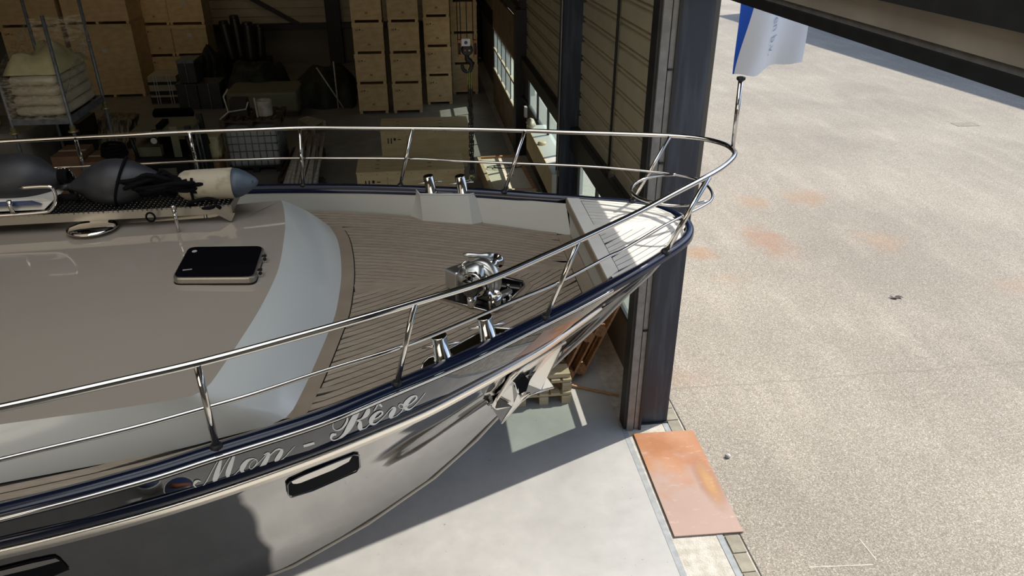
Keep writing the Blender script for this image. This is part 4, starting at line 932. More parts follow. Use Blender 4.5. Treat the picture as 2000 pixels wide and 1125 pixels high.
# deck bases
def poly_between(sN, z, inner, smax=None, smin=-5.5):
    pts = [p_ for p_ in inner]
    return pts
dn = [p_ for i, p_ in enumerate(bi) if i < TIP and p_[0] <= cap_s(p_[1])]; df = [p_ for i, p_ in enumerate(bi) if i >= TIP and p_[0] <= cap_s(p_[1])]
m_ = MB(); rr = []
for i in range(40):
    s_ = -5.5 + (i / 39) * 7.05; yf_ = hy(s_, ZD) - .02; yn_ = -yf_; rr.append([bw(s_, yn_, ZD - .006), bw(s_, yf_, ZD - .006)])
rr.append([bw(cap_s(-dA), -dA, ZD - .006), bw(cap_s(dB), dB, ZD - .006)])
m_.grid(rr, False).build('deck_base', 'caulk', YA)
ci2 = ins(.040)
pf = [p_ for i, p_ in enumerate(ci2) if p_[0] > cap_s(p_[1])]
MB().prism([bw(p_[0], p_[1], zg(p_[0]) - .03) for p_ in pf], (0, 0, .022)).build('platform_base', 'caulk', YA)
# --- coachroof
zr0 = lambda y_: 3.0 + .055 * (1 - (y_ / 1.3) ** 2)
def fold(px, py):
    z = 3.0
    for _ in range(6): q = Vector(atz(px, py, z)); z = max(2.98, zr0(tob(q)[1]))
    return tob(q)
Fp = [fold(*p_) for p_ in ((550, 391), (555, 412), (557, 440), (555, 463), (548, 508), (536, 546), (504, 609), (456, 684), (412, 748), (395, 764), (369, 775), (242, 796), (110, 814), (0, 829))]
Bp = [tob(Vector(atz(*p_, ZD))) for p_ in ((644, 442), (658, 465), (665, 495), (667, 530), (665, 560), (658, 602), (649, 632), (607, 731), (574, 798), (560, 815), (522, 832), (425, 857), (350, 877), (175, 911), (0, 944))]
NF = 9; kB = 9   # corner indices
def resamp(pts, n):
    L = [0]
    for a, b_ in zip(pts, pts[1:]): L.append(L[-1] + math.dist(a, b_))
    o_ = []
    for i in range(n):
        t_ = L[-1] * i / (n - 1); j = max(k for k in range(len(L)) if L[k] <= t_ + 1e-9); j = min(j, len(pts) - 2); u = (t_ - L[j]) / max(1e-9, L[j + 1] - L[j]); o_.append(tuple(a + (b_ - a) * u for a, b_ in zip(pts[j], pts[j + 1])))
    return o_
Fs, Bs_ = crom(Fp, 4), crom(Bp, 4)
F1, F2 = resamp(Fs[:NF * 4 + 1], 40), resamp(Fs[NF * 4:], 16); B1, B2 = resamp(Bs_[:kB * 4 + 1], 40), resamp(Bs_[kB * 4:], 16)
far_top = (-5.5, F1[0][1] + .12, 3.0); far_bot = (-5.5, B1[0][1] + .4, ZD)
Fall = F1 + F2[1:] + [(-5.5, F2[-1][1] - .1, F2[-1][2])]; Ball = B1 + B2[1:] + [(-5.5, B2[-1][1] - .1, ZD)]
rr = []
for f_, b_ in zip(Fall, Ball):
    row = []
    for k in range(7):
        u = k / 6; p_ = Vector(f_).lerp(Vector((b_[0], b_[1], ZD)), u); p_.z += .025 * math.sin(u * math.pi); row.append(bw(*p_))
    rr.append(row)
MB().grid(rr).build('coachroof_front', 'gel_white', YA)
# rounded fold edge is left crisp as in the photo; top skin
rows = []
for i, f_ in enumerate(Fall):
    sp = (min(f_[0], -1.1), .0); row = []
    for k in range(9):
        u = k / 8; s_, y_ = f_[0] + (sp[0] - f_[0]) * u, f_[1] + (sp[1] - f_[1]) * u
        z0 = f_[2]; row.append(bw(s_, y_, z0 + (zr0(y_) - z0) * min(1, u * 2)))
    rows.append(row)
MB().grid(rows).build('coachroof_top', 'gel_roof_shaded', YA)
fy = F1[0][1]
m_ = MB().grid([[bw(s_, y_, zr0(y_) if y_ < fy else F1[0][2]) for y_ in (.0, .3, .6, .85, fy)] for s_ in (F1[0][0], -1.1)])
rows2 = [[bw(s_, y_, zr0(y_)) for y_ in (-.0, .3, .6, .85, fy)] for s_ in (-1.1, -2, -3, -4.2, -5.5)]
m_ = MB().grid(rows2); m_.grid([[bw(-1.1, 0, zr0(0)), bw(-1.1, .3, zr0(.3)), bw(-1.1, .6, zr0(.6)), bw(-1.1, .85, zr0(.85)), bw(-1.1, fy, zr0(fy))], [bw(F1[0][0], fy, F1[0][2])] * 5])
m_.grid([[bw(s_, fy, zr0(fy)), bw(s_, fy + .18, ZD)] for s_ in (F1[0][0], -1.1, -2.5, -5.5)]); m_.add([bw(F1[0][0], fy, F1[0][2]), bw(B1[0][0], B1[0][1], ZD), bw(F1[0][0], fy + .18, ZD)], [(0, 1, 2)])
m_.build('coachroof_side', 'gel_roof_shaded', YA)
# --- teak planks
base_tab = sorted([(b_[1], b_[0]) for b_ in Bs_ if b_[1] > -1.30])
ysn = min(b_[1] for b_ in Bs_); 
nb2 = sorted([(b_[0], b_[1]) for b_ in Bs_[kB * 4 + 2:]])
def s_front(y_, mg):
    if y_ > 1.32 + mg * .6: return -5.5
    if y_ < -1.27 - mg * .4: return -5.5
    return interp(y_, base_tab) + mg
hN = hFf = lambda s_: hy(s_, ZD) - .022
def planks(side, half, kh, s0, s1, z, wd, mt, m0, name='deck_plank', thk=.006, smin=-5.5, smax=2.4, side_lim=None):
    k = 0
    while k < 60:
        off = m0 + k * wd; k += 1; st = .03; A, B_ = [], []
        s_ = smin; grid_ = []
        while s_ <= smax: grid_.append(s_); s_ += st
        for s_ in grid_:
            yo = half(s_) - off; yi = yo - wd + .0072
            if yo <= kh + .006: continue
            yi = max(yi, kh + .001); ym = side * (yo + yi) / 2
            if s_ < s0(ym) or s_ > s1(ym): continue
            if side_lim and side_lim(s_, yi): continue
            A.append((s_, yo)); B_.append((s_, yi))
        if len(A) < 4:
            if half(0.3) - off < kh: break
            continue
        # exact ends on the slanted boundaries
        for L, sg in ((A, 0), (B_, 0)):
            s_e = s0(side * L[0][1])
            if abs(s_e - L[0][0]) < .12 and s_e > smin: L[0] = (s_e, L[0][1])
            s_e = s1(side * L[-1][1])
            if abs(s_e - L[-1][0]) < (.2 if L[-1][1] > kh + .01 else .09): L[-1] = (s_e, L[-1][1])
        # thin out
        A = [p_ for i, p_ in enumerate(A) if i % 3 == 0 or i in (0, len(A) - 1)]; B_ = [p_ for i, p_ in enumerate(B_) if i % 3 == 0 or i in (0, len(B_) - 1)]
        zz = z if callable(z) else (lambda s_: z)
        n = min(len(A), len(B_)); rt = [[bw(a[0], side * a[1], zz(a[0]) - thk), bw(a[0], side * a[1], zz(a[0])), bw(b_[0], side * b_[1], zz(b_[0])), bw(b_[0], side * b_[1], zz(b_[0]) - thk)] for a, b_ in zip(A[:n], B_[:n])]
        m_ = MB().grid(rt, False); m_.f += [(0, 1, 2, 3), tuple(len(m_.v) - 4 + q for q in (3, 2, 1, 0))]; m_.sm += [False, False]
        m_.build(name, mt, YA)
dk1 = lambda y_: cap_s(y_) - .10
def lim_near(s_, y_): return s_ < -.30 and y_ < -interp(s_, nb2) + .004
def lim_far(s_, y_): return s_ < -.05 and y_ < B1[0][1] + .02 + (-.05 - s_) * .4 and y_ < 1.46
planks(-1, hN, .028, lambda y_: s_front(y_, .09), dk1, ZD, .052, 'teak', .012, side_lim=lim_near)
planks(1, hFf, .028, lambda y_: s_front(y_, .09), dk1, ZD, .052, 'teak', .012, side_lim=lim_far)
MB().prism([bw(s_front(0, .095), -.075, ZD - .0065), bw(dk1(0), -.06, ZD - .0065), bw(dk1(0), .06, ZD - .0065), bw(s_front(0, .095), .075, ZD - .0065)], (0, 0, .0055)).build('king_plank', 'teak', YA)
# margin plank round the coachroof, three lengths
mg = [b_ for b_ in Bs_ if b_[1] > -1.27]; n = len(mg)
for a, b_ in ((0, n // 2 + 3), (n // 2 + 3, n - 3), (n - 3, n)):
    rr = []
    for i in range(a, min(b_ + 1, n)):
        s_, y_ = mg[i][0], mg[i][1]; rr.append([bw(s_ - .01, y_, ZD + .001), bw(s_ + .083, y_ * (1.0), ZD + .001)])
    if len(rr) > 1: MB().grid(rr, False).build('margin_plank', 'teak_margin', YA)
sm_ = [(-1.29, -.37), (-1.33, -.59), (-1.36, -.755), (-1.40, -1.47)]
MB().prism([bw(dk1(-dA) + .004, -dA - .03, ZD - .006), bw(dk1(dB) + .004, dB + .02, ZD - .006), bw(cap_s(dB) - .004, dB, ZD - .006), bw(cap_s(-dA) - .004, -dA, ZD - .006)], (0, 0, .007)).build('margin_plank', 'teak_margin', YA)
# bow platform planks
zc = lambda s_: zg(s_) + .004
hc = lambda s_: interp(s_, sorted([(a, -b_) for i, (a, b_) in enumerate(ci2) if i <= TIP and b_ < 0] + [(2.36, .0), (2.4, -.1)]))
hc2 = lambda s_: interp(s_, sorted([(a, b_) for i, (a, b_) in enumerate(ci2) if i >= TIP and b_ > 0] + [(2.37, .0), (2.4, -.1)]))
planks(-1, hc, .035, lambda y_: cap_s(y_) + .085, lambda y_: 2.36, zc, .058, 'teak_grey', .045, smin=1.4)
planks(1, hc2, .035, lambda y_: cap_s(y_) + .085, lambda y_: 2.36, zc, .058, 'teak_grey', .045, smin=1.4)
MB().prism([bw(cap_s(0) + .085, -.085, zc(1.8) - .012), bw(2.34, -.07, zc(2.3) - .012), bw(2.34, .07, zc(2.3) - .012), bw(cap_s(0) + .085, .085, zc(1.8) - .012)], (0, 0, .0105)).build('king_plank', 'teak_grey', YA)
for hf, side in ((hc, -1), (hc2, 1)):   # covering boards
    rr = []
    for i in range(14):
        s_ = cap_s(side * .6) + .01 + (2.35 - cap_s(side * .6)) * i / 13; yo = hf(s_); rr.append([bw(s_, side * yo, zc(s_)), bw(s_, side * max(.0, yo - .040), zc(s_))])
    MB().grid(rr, False).build('covering_board', 'teak_grey', YA)
e = [(cap_s(-.70) - .01, -.70), (cap_s(.60) - .01, .60), (cap_s(.56) + .078, .56), (cap_s(-.62) + .078, -.62)]
MB().prism([bw(a, b_, zc(a) - .008) for a, b_ in e], (0, 0, .012)).build('margin_plank', 'teak_grey', YA)
MB().prism([bw(cap_s(-.70) - .012, -.70, 2.93), bw(cap_s(.60) - .012, .60, 2.93), bw(cap_s(.60) - .012, .60, 2.99), bw(cap_s(-.7) - .012, -.7, 2.99)], BD * -.006).build('platform_trim', 'teak_margin', YA)

# --- bollards and their pockets
def bollard(px, py, z0, tx, ty, side):
    b_ = Vector(atz(px, py, z0)); t_ = Vector(aty(tx, ty, b_.y)); h = t_.z - z0; ax = (Vector((t_.x, b_.y, t_.z)) - b_)
    r_ = MB().lathe(b_, ax, [(0, .052), (.012, .052), (.018, .040), (ax.length - .004, .040), (ax.length, .037)], 28).build('bollard', 'chrome', YA)
    c_ = b_ + ax * .60; MB().tube([c_ - BD * .095, c_ + BD * .095], .0065, 8).build('cross_pin', 'chrome', r_)
for q in ((866, 702, 2.95, 857, 655), (955, 664, 2.95, 946, 618)): bollard(*q, -1)
for q in ((843, 376, 2.95, 836, 343), (905, 379, 2.95, 898, 343)): bollard(*q, 1)
P2 = lambda x, y_, z: Vector(atz(x, y_, z))
pk = MB().prism([P2(820, 379, 2.962), P2(915, 380, 2.962), P2(944, 375, 2.962), P2(946, 369, 2.962), P2(808, 364, 2.962)], (0, 0, -.01)); pk.build('bollard_plate', 'chrome', YA)
T = [P2(808, 365, 2.965), P2(820, 379, 2.965), P2(915, 380, 2.965), P2(944, 374, 2.965)]; Bt = [P2(803, 422, ZD), P2(826, 431, ZD), P2(922, 438, ZD), P2(943, 434, ZD)]
m_ = MB()
for k in range(3): m_.grid([[T[k].lerp(T[k + 1], u / 5).lerp(Bt[k].lerp(Bt[k + 1], u / 5), v / 5) for u in range(6)] for v in range(6)])
m_.build('bollard_pocket', 'bulwark_white', YA)
MB().tube(T, .006, 6).build('pocket_edge', 'gel_white', YA)
poly = [(823, 727), (825, 710), (836, 699), (858, 691), (900, 669), (938, 648), (968, 640), (1003, 642), (1010, 646)]
q = [P2(x, y_, 2.958) for x, y_ in poly]; m_ = MB(); m_.prism(q, (0, 0, -.012)); m_.build('bollard_plate', 'chrome', YA)
m_ = MB()
def _in(p_):
    a_ = tob(p_); return bw(a_[0], max(a_[1], -(hy(a_[0], ZD) - .03)), ZD)
m_.grid([q, [_in(p_) for p_ in q]], False); m_.build('bollard_pocket', 'gel_white', YA)
MB().tube(q, .004, 6).build('pocket_edge', 'satin', YA)

# --- windlass
WD = Vector(atz(935, 578, ZD))
wl = D.objects.new('windlass', None)
def wz(px, py, z): return Vector(atz(px, py, ZD + z))
plp = [(859, 582), (951, 607), (987, 594), (1025, 557), (1021, 551), (987, 543), (905, 540)]
wl = MB().prism([wz(x, y_, .004) for x, y_ in plp], (0, 0, .012)).build('windlass', 'blackglass', YA)
MB().tube([wz(x, y_, .016) for x, y_ in plp], .004, 6, closed=True).build('plate_rim', 'chrome', wl)
mp_ = [(838, 584), (952, 619), (1000, 601), (1040, 560), (1028, 545), (987, 537)]
inn = [(862, 582), (951, 607), (987, 594), (1025, 557), (1019, 549), (987, 543)]
for i in range(5): MB().prism([wz(*mp_[i], .001), wz(*mp_[i + 1], .001), wz(*inn[i + 1], .001), wz(*inn[i], .001)], (0, 0, .003)).build('frame_plank', 'teak_margin', wl)
a0 = wz(928, 590, .12); 
A0 = Vector(atz(932, 556, ZD + .135)); A1 = Vector(atz(990, 512, ZD + .135)); ax = (A1 - A0); ax.z = 0; axn = ax.normalized(); sd_ = axn.cross(Vector((0, 0, 1))); UZ = Vector((0, 0, 1))
ctr = A0 - axn * .02 + UZ * .015
MB().lathe(ctr, axn, [(-.085, .010), (-.083, .052), (-.072, .060), (-.058, .046), (-.040, .044), (-.03, .06)], 28).build('warping_drum', 'dark_chrome', wl)
MB().lathe(ctr, axn, [(-.03, .074), (-.022, .086), (-.012, .070), (.0, .062), (.012, .070), (.024, .086), (.032, .076)], 28).build('chain_wheel', 'chrome', wl)
for i in range(8): a_ = i * math.pi / 4; MB().tube([ctr + (sd_ * math.cos(a_) + UZ * math.sin(a_)) * .062 - axn * .03, ctr + (sd_ * math.cos(a_) + UZ * math.sin(a_)) * .070 + axn * .03], .009, 6).build('wheel_whelp', 'black', wl)
MB().lathe(ctr, axn, [(.036, .06), (.037, .094), (.044, .104), (.052, .104), (.055, .096), (.056, .116), (.062, .124), (.10, .126), (.112, .118), (.122, .098), (.15, .086), (.18, .062)], 40).build('gear_housing', 'windlass_satin', wl)
MB().lathe(ctr + UZ * .045, axn, [(.15, .034), (.18, .036), (.19, .044), (.20, .040), (.215, .034), (.24, .032), (.255, .046), (.265, .048), (.272, .040), (.273, .012)], 28).build('warping_head', 'chrome', wl)
lo = ctr + axn * .10; lo.z = ZD + .016
ft = MB().box((-.055, -.085, 0), (.055, .085, .075)).build('housing_foot', 'windlass_satin', wl, local=True, bevel=.012); ft.location = lo - bw(0, 0, 0); ft.rotation_euler.z = math.atan2(axn.y, axn.x)
q = [(869, 561), (892, 572), (940, 562), (918, 543)]
MB().prism([wz(x, y_, .016) for x, y_ in q], (0, 0, .135)).build('motor_box', 'windlass_satin', wl, bevel=.014)
MB().lathe(ctr + axn * .09 + UZ * .02, -BD + BN * .15, [(-.0, .098), (.05, .090), (.10, .068), (.14, .045), (.155, .02)], 24).build('gear_cover', 'windlass_satin', wl)
h1 = ctr + axn * .21 + UZ * .095; MB().tube([h1, h1 + Vector((-.04, .0, .006)), h1 + Vector((-.09, -.0, .012)), h1 + Vector((-.15, .0, .018)), h1 + Vector((-.185, .0, .022))], [.026, .022, .014, .018, .009], 10).build('lever', 'windlass_satin', wl)
h2 = ctr + Vector((-.05, .02, .05)); h3 = Vector(aty(903, 516, h2.y)); MB().tube([h2, h3], .009, 8).build('brake_stem', 'chrome', wl); MB().tube([h3 - Vector((.026, 0, .020)), h3 + Vector((.030, 0, .024))], .0065, 8).build('brake_handle', 'chrome', wl)
for (px, py, r0, h) in ((921, 597, .032, .085), (965, 602, .044, .105)):
    b_ = wz(px, py, .016); MB().lathe(b_, (.05, -.12, 1), [(0, r0 * .80), (h, r0), (h, r0 * .86), (h * .3, r0 * .7)], 24, caps=False).build('chain_pipe', 'chrome', wl)
    MB().lathe(b_, (.05, -.12, 1), [(h * .35, .001), (h * .36, r0 * .70)], 16, caps=False).build('pipe_throat', 'black', wl)
cpts = [ctr - sd_ * .0 + UZ * .06 + axn * .0, ctr + sd_ * .05 + UZ * .03, ctr + sd_ * .07 - UZ * .02, wz(963, 598, .13), wz(965, 601, .07)]
cp_ = crom([tuple(p_) for p_ in cpts], 4)
for i, p_ in enumerate(cp_):
    o_ = MB().tube([(.011 * math.cos(a_), 0, .018 * math.sin(a_)) for a_ in [j * math.pi / 4 for j in range(8)]], .005, 5, closed=True).build('chain_link', 'chain', wl, local=True); o_.location = Vector(p_) - bw(0, 0, 0); o_.rotation_euler = (0, .2, (i % 2) * R(90))
for (px, py) in ((992, 562), (996, 583), (984, 590)): MB().lathe(wz(px, py, .016), (0, 0, 1), [(0, .012), (.02, .012), (.026, .008)], 10).build('mounting_nut', 'chrome', wl)
MB().obox(wz(983, 574, .045), BD * .055 + BN * .03, BN * .018 - BD * .008, UZ * .014).build('chain_stopper', 'windlass_satin', wl, bevel=.006)

# --- deck hatch
hzq = 3.10
def rrect(c4, rad, n=5):   # rounded quad
    o_ = []
    for i in range(4):
        p_, a, b_ = c4[i], c4[i - 1], c4[(i + 1) % 4]; u = (a - p_).normalized() * rad; v = (b_ - p_).normalized() * rad
        for k in range(n + 1): t_ = k / n; o_.append(p_ + u * (1 - t_) ** 2 + v * t_ ** 2)
    return o_
c4 = [Vector(atz(*p_, hzq)) for p_ in ((334, 542), (497, 541), (517, 479), (367, 481))]
ho = rrect(c4, .05); cc_ = sum(c4, Vector()) / 4
hatch = MB().prism([p_ - Vector((0, 0, .045)) for p_ in ho], (0, 0, .040)).build('deck_hatch', 'alu', YA, bevel=.008)
hi_ = [cc_ + (p_ - cc_) * .955 for p_ in ho]
hg = MB().prism([p_ - Vector((0, 0, .006)) for p_ in hi_], (0, 0, .006)).build('hatch_glass', 'blackglass', hatch)
ho2 = [Vector((p_.x, p_.y, 0)) for p_ in ho]; MB().prism([cc_ + (p_ - cc_) * 1.01 - Vector((0, 0, .075)) for p_ in ho], (0, 0, .03)).build('hatch_coaming', 'black', hatch)
for (px, py) in ((513, 497), (504, 524)):
    b_ = Vector(atz(px, py, hzq)); h_ = MB().obox(b_ + Vector((.0, 0, -.03)), BD * .022, BN * .022 , Vector((0, 0, .02))).build('hinge', 'satin', hatch, bevel=.004)
    MB().tube([b_ + BN * -.03 + BD * .01 + Vector((0, 0, -.02)), b_ - BN * .018 + BD * .01 + Vector((0, 0, -.02))], .011, 8).build('hinge_pin', 'black', h_)
b_ = Vector(atz(366, 527, hzq)); MB().obox(b_ + Vector((0, 0, .001)), BD * .025, BN * .004, Vector((0, 0, .001))).build('latch_mark', 'stone', hg)
b_ = Vector(atz(380, 491, hzq)); MB().lathe(b_, (0, 0, 1), [(0, .015), (.002, .015)], 10).build('vent_mark', 'stone', hg)
# --- rails
zrl = lambda x: 3.466 - .049 * (1.5 - x) + .007 * (1.5 - x) ** 2
def rp(px, py, dz=0.):
    z = 3.45
    for _ in range(8): q = Vector(atz(px, py, z)); z = zrl(q.x) + dz
    return q
TR = [(-330, 862), (0, 797), (251, 741), (400, 706), (560, 663), (710, 621), (815, 590), (951, 548), (1063, 500), (1144, 463), (1250, 413), (1320, 376), (1390, 340), (1420, 320), (1435, 303), (1430, 291), (1411, 280), (1372, 271), (1308, 265), (1200, 261), (1100, 258), (1025, 255), (900, 252), (700, 250), (600, 249.5), (500, 253), (365, 258), (250, 264), (0, 277), (-250, 292)]
rail = MB().tube([Vector(p_) for p_ in crom([tuple(rp(*p_)) for p_ in TR], 4)], .0165, 12).build('top_rail', 'chrome', YA)
MR = [(-330, 985), (0, 898), (251, 838), (400, 797), (500, 768), (631, 725), (790, 676), (909, 628), (1000, 589), (1092, 551), (1188, 501), (1221, 486), (1293, 443), (1342, 418), (1372, 403), (1389, 391), (1391, 377), (1381, 362), (1360, 350), (1317, 341), (1262, 334), (1150, 325), (1007, 319), (900, 315), (800, 310), (580, 309), (500, 311), (400, 314), (275, 320), (117, 327), (0, 331), (-250, 343)]
MB().tube([Vector(p_) for p_ in crom([tuple(rp(*p_, -.235)) for p_ in MR], 4)], .0095, 10).build('middle_rail', 'chrome', YA)
RG = [(1320, 341), (1285, 343), (1257, 350), (1240, 359), (1233, 370), (1238, 380), (1253, 389), (1281, 397), (1317, 401), (1351, 400), (1380, 394)]
MB().tube([Vector(p_) for p_ in crom([tuple(rp(*p_, -.235)) for p_ in RG], 4)], .0105, 10).build('pulpit_ring', 'chrome', YA)
for (t_, b_, rr) in (((385, 712), (423, 873), .0145), ((810, 593), (775, 750), .0135), ((1130, 471), (1066, 620), .0135), ((1385, 345), (1300, 492), .017), ((1308, 267), (1235, 393), .0135), ((1025, 256), (985, 375), .0135), ((805, 252), (782, 363), .0135), ((585, 251), (592, 362), .0135), ((370, 259), (391, 358), .0135), ((148, 271), (172, 362), .0135)):
    tp = rp(*t_); z = 2.98
    for _ in range(5): q = Vector(atz(*b_, z)); z = zg(tob(q)[0]) + .012
    s_ = MB().tube([q, tp], rr, 12).build('stanchion', 'chrome', YA)
    MB().lathe(q - Vector((0, 0, .004)), (0, 0, 1), [(0, rr * 1.9), (.008, rr * 1.9), (.022, rr * 1.35)], 14).build('stanchion_foot', 'black', s_)
# flagstaff
b_ = rp(1431, 290); t_ = Vector(aty(1447, 156, b_.y)); sx = MB().tube([b_, t_], [.013, .016], 12).build('flagstaff_socket', 'chrome', YA)
MB().lathe(t_ - Vector((0, 0, .005)), (0, 0, 1), [(0, .020), (.008, .028), (.022, .028), (.026, .015)], 16).build('socket_cap', 'black', sx)
# --- windows in the hull
def hull_poly(pts, off, name, mt, parent, th=.0):
    q = [hit(x, y_, off)[0] for x, y_ in pts]
    if any(p_ is None for p_ in q): q = [p_ for p_ in q if p_ is not None]
    n_ = hit(*pts[0])[1]; return MB().prism(q, -n_ * .02).build(name, mt, parent), q
def hull_fine(pts, off, name, mt, parent, cols=16):
    # pts: upper edge list and lower edge list resampled
    up, lo_ = pts; up = resamp(up, cols); lo_ = resamp(lo_, cols); rows = []
    for k in range(4):
        rows.append([hit(a[0] + (b_[0] - a[0]) * k / 3, a[1] + (b_[1] - a[1]) * k / 3, off)[0] for a, b_ in zip(up, lo_)])
    return MB().grid(rows).build(name, mt, parent)
hw = hull_fine(([(560, 944), (564, 938), (600, 922), (690, 886), (700, 888)], [(562, 962), (568, 968), (610, 955), (695, 918), (702, 908)]), .005, 'hull_window', 'recess_shade', YA)
hull_fine(([(568, 937), (578, 932), (650, 903), (686, 889)], [(571, 942), (582, 942), (650, 915), (680, 899)]), .008, 'window_ledge', 'satin', hw)
MB().tube([hit(x, y_, .007)[0] for x, y_ in [(560, 944), (566, 937), (600, 921), (690, 885), (700, 887), (702, 910), (695, 919), (610, 956), (568, 969), (562, 962)]], .005, 6, closed=True).build('window_rim', 'navy', hw)
hw = hull_fine(([(-60, 1122), (0, 1108), (60, 1093), (106, 1083), (118, 1090)], [(-55, 1185), (0, 1164), (60, 1140), (98, 1126), (136, 1110)]), .005, 'hull_window', 'recess_shade', YA)
hull_fine(([(-60, 1126), (0, 1112), (60, 1097), (108, 1087)], [(-60, 1142), (0, 1122), (60, 1108), (117, 1092)]), .008, 'window_ledge', 'satin', hw)
# --- name lettering
NM = D.objects.new('boat_name', None)
def cpx(p_): return (p_[0] / 4 + 350, p_[1] / 4 + 740)
def stroke(pts):
    c_ = crom(pts, 7); L, Rr = [], []
    for i, p_ in enumerate(c_):
        a, b_ = c_[max(i - 1, 0)], c_[min(i + 1, len(c_) - 1)]; tx, ty = b_[0] - a[0], b_[1] - a[1]; l = math.hypot(tx, ty) or 1; nx, ny = -ty / l, tx / l; w_ = max(p_[2], 3.2) / 2
        for S_, sg in ((L, 1), (Rr, -1)):
            S_.append(hit(*cpx((p_[0] + nx * w_ * sg, p_[1] + ny * w_ * sg)), .0025)[0])
    ok = [(a, b_) for a, b_ in zip(L, Rr) if a is not None and b_ is not None]
    return [[a, b_] for a, b_ in ok]
LET = {
 'M': [[(168, 800, 6), (148, 793, 14), (126, 803, 22), (115, 826, 12), (138, 847, 8), (178, 838, 7), (210, 800, 7), (250, 725, 6), (295, 645, 6), (331, 597, 4)],
       [(331, 597, 6), (325, 630, 18), (307, 690, 34), (288, 750, 40), (276, 788, 32), (284, 802, 14)],
       [(284, 802, 10), (320, 735, 6), (370, 645, 6), (431, 566, 4)],
       [(431, 566, 6), (424, 605, 20), (400, 670, 36), (382, 725, 40), (380, 760, 26), (400, 771, 12), (435, 742, 6), (480, 693, 5)]],
 'o': [[(602, 628, 6), (575, 620, 9), (535, 635, 22), (503, 672, 38), (488, 705, 34), (505, 728, 18), (545, 718, 9), (590, 675, 6), (608, 645, 6), (600, 627, 6)],
       [(600, 627, 4), (565, 645, 4), (545, 685, 5), (570, 698, 5), (620, 650, 5), (680, 588, 5)]],
 'n': [[(660, 590, 6), (690, 577, 14), (697, 592, 26), (670, 645, 36), (640, 695, 34)],
       [(640, 690, 6), (690, 615, 7), (750, 556, 10), (790, 545, 16)],
       [(790, 545, 14), (800, 560, 26), (778, 602, 36), (758, 635, 30), (775, 643, 12), (820, 612, 6), (860, 568, 5), (903, 523, 4)]],
 '-': [[(970, 523, 19), (1012, 511, 20), (1054, 498, 17)]],
 'R': [[(1438, 210, 8), (1405, 235, 24), (1370, 295, 42), (1330, 370, 44), (1290, 428, 26), (1245, 465, 12), (1205, 477, 10), (1184, 462, 14), (1195, 436, 24), (1225, 430, 14)],
       [(1308, 288, 6), (1310, 325, 16), (1275, 380, 14), (1228, 400, 8), (1199, 375, 6), (1210, 320, 5), (1265, 253, 5), (1350, 218, 6), (1435, 212, 9), (1474, 232, 26), (1462, 272, 36), (1425, 308, 12), (1385, 322, 6)],
       [(1385, 322, 8), (1412, 335, 22), (1410, 370, 38), (1425, 394, 24), (1460, 378, 7), (1500, 335, 5)]],
 'e': [[(1495, 325, 5), (1545, 303, 8), (1585, 270, 14), (1574, 250, 12), (1537, 268, 22), (1502, 312, 36), (1500, 345, 26), (1535, 347, 10), (1590, 300, 5), (1640, 245, 5)]],
 '^': [[(1520, 248, 8), (1540, 215, 9), (1552, 190, 12)], [(1552, 188, 14), (1568, 200, 16), (1583, 216, 12)]],
 'v': [[(1640, 245, 5), (1668, 222, 12), (1682, 232, 24), (1660, 270, 38), (1650, 293, 28), (1668, 301, 12), (1705, 280, 6), (1740, 245, 7), (1750, 208, 10), (1728, 193, 9), (1712, 210, 6), (1735, 228, 5), (1775, 208, 4)]],
 'E': [[(1765, 215, 5), (1812, 188, 8), (1852, 150, 14), (1842, 130, 12), (1803, 150, 24), (1768, 196, 38), (1770, 230, 26), (1805, 232, 10), (1860, 182, 5), (1920, 108, 4)]],
}
NM = None
for k_, ss in LET.items():
    m_ = MB()
    for st_ in ss:
        rr = stroke(st_)
        if len(rr) > 1: m_.grid(rr, False)
    if m_.v: m_.build('name_letter', 'letter', YA)
# --- anchor pocket and anchor
def hx(px, py, off, dy=0.):
    h_, n_ = hit(px, py, off)
    if h_ is not None: return h_
    return Vector(atb(px, py, dy))
def AP(px, py, yb): return Vector(atb(px, py, yb))
PK = {'a': (1067, 683), 'b': (996, 727), 'c': (969, 773), 'd': (959, 793), 'e': (980, 826), 'f': (1017, 783), 'g': (1037, 768), 'h': (1081, 755), 'i': (1068, 737), 'j': (1085, 682)}
yb0 = -.30
def facet(pts, name, mt, par, th=.012):
    q = [AP(*p_) for p_ in pts]; n_ = (q[1] - q[0]).cross(q[2] - q[0]).normalized(); 
    if n_.dot(CP - q[0]) > 0: n_ = -n_
    m_ = MB(); c_ = sum(q, Vector()) / len(q); k = len(q)
    m_.add(q + [p_ + n_ * th for p_ in q], [tuple(range(k)), tuple(range(k, 2 * k))[::-1]] + [(i, (i + 1) % k, k + (i + 1) % k, k + i) for i in range(k)]); return m_.build(name, mt, par)
pk = MB(); q = [hx(x, y_, .010) for x, y_ in ((1067, 684), (1030, 706), (996, 728), (984, 750), (969, 774), (960, 792), (975, 790), (1000, 760), (1040, 730), (1075, 690))]
pk = MB().prism(q, (0, 0, -.006)).build('anchor_pocket', 'chrome', YA)
MB().tube([hx(x, y_, .018) for x, y_ in ((1100, 664), (1067, 684), (1030, 706), (1003, 722), (994, 731), (969, 774), (959, 793))], .011, 8).build('pocket_rim', 'cream', pk)
facet([(1003, 738, -.50), (1017, 723, -.54), (1034, 745, -.44), (1028, 764, -.36), (1013, 771, -.34)], 'pocket_slot', 'recess_shade', pk, .006)
facet([(960, 793, -.26), (971, 772, -.30), (996, 741, -.46), (1001, 792, -.20), (968, 800, -.22)], 'pocket_facet', 'satin', pk)
facet([(996, 741, -.46), (1002, 738, -.44), (1012, 768, -.30), (1001, 792, -.20)], 'pocket_facet', 'dark_chrome', pk)
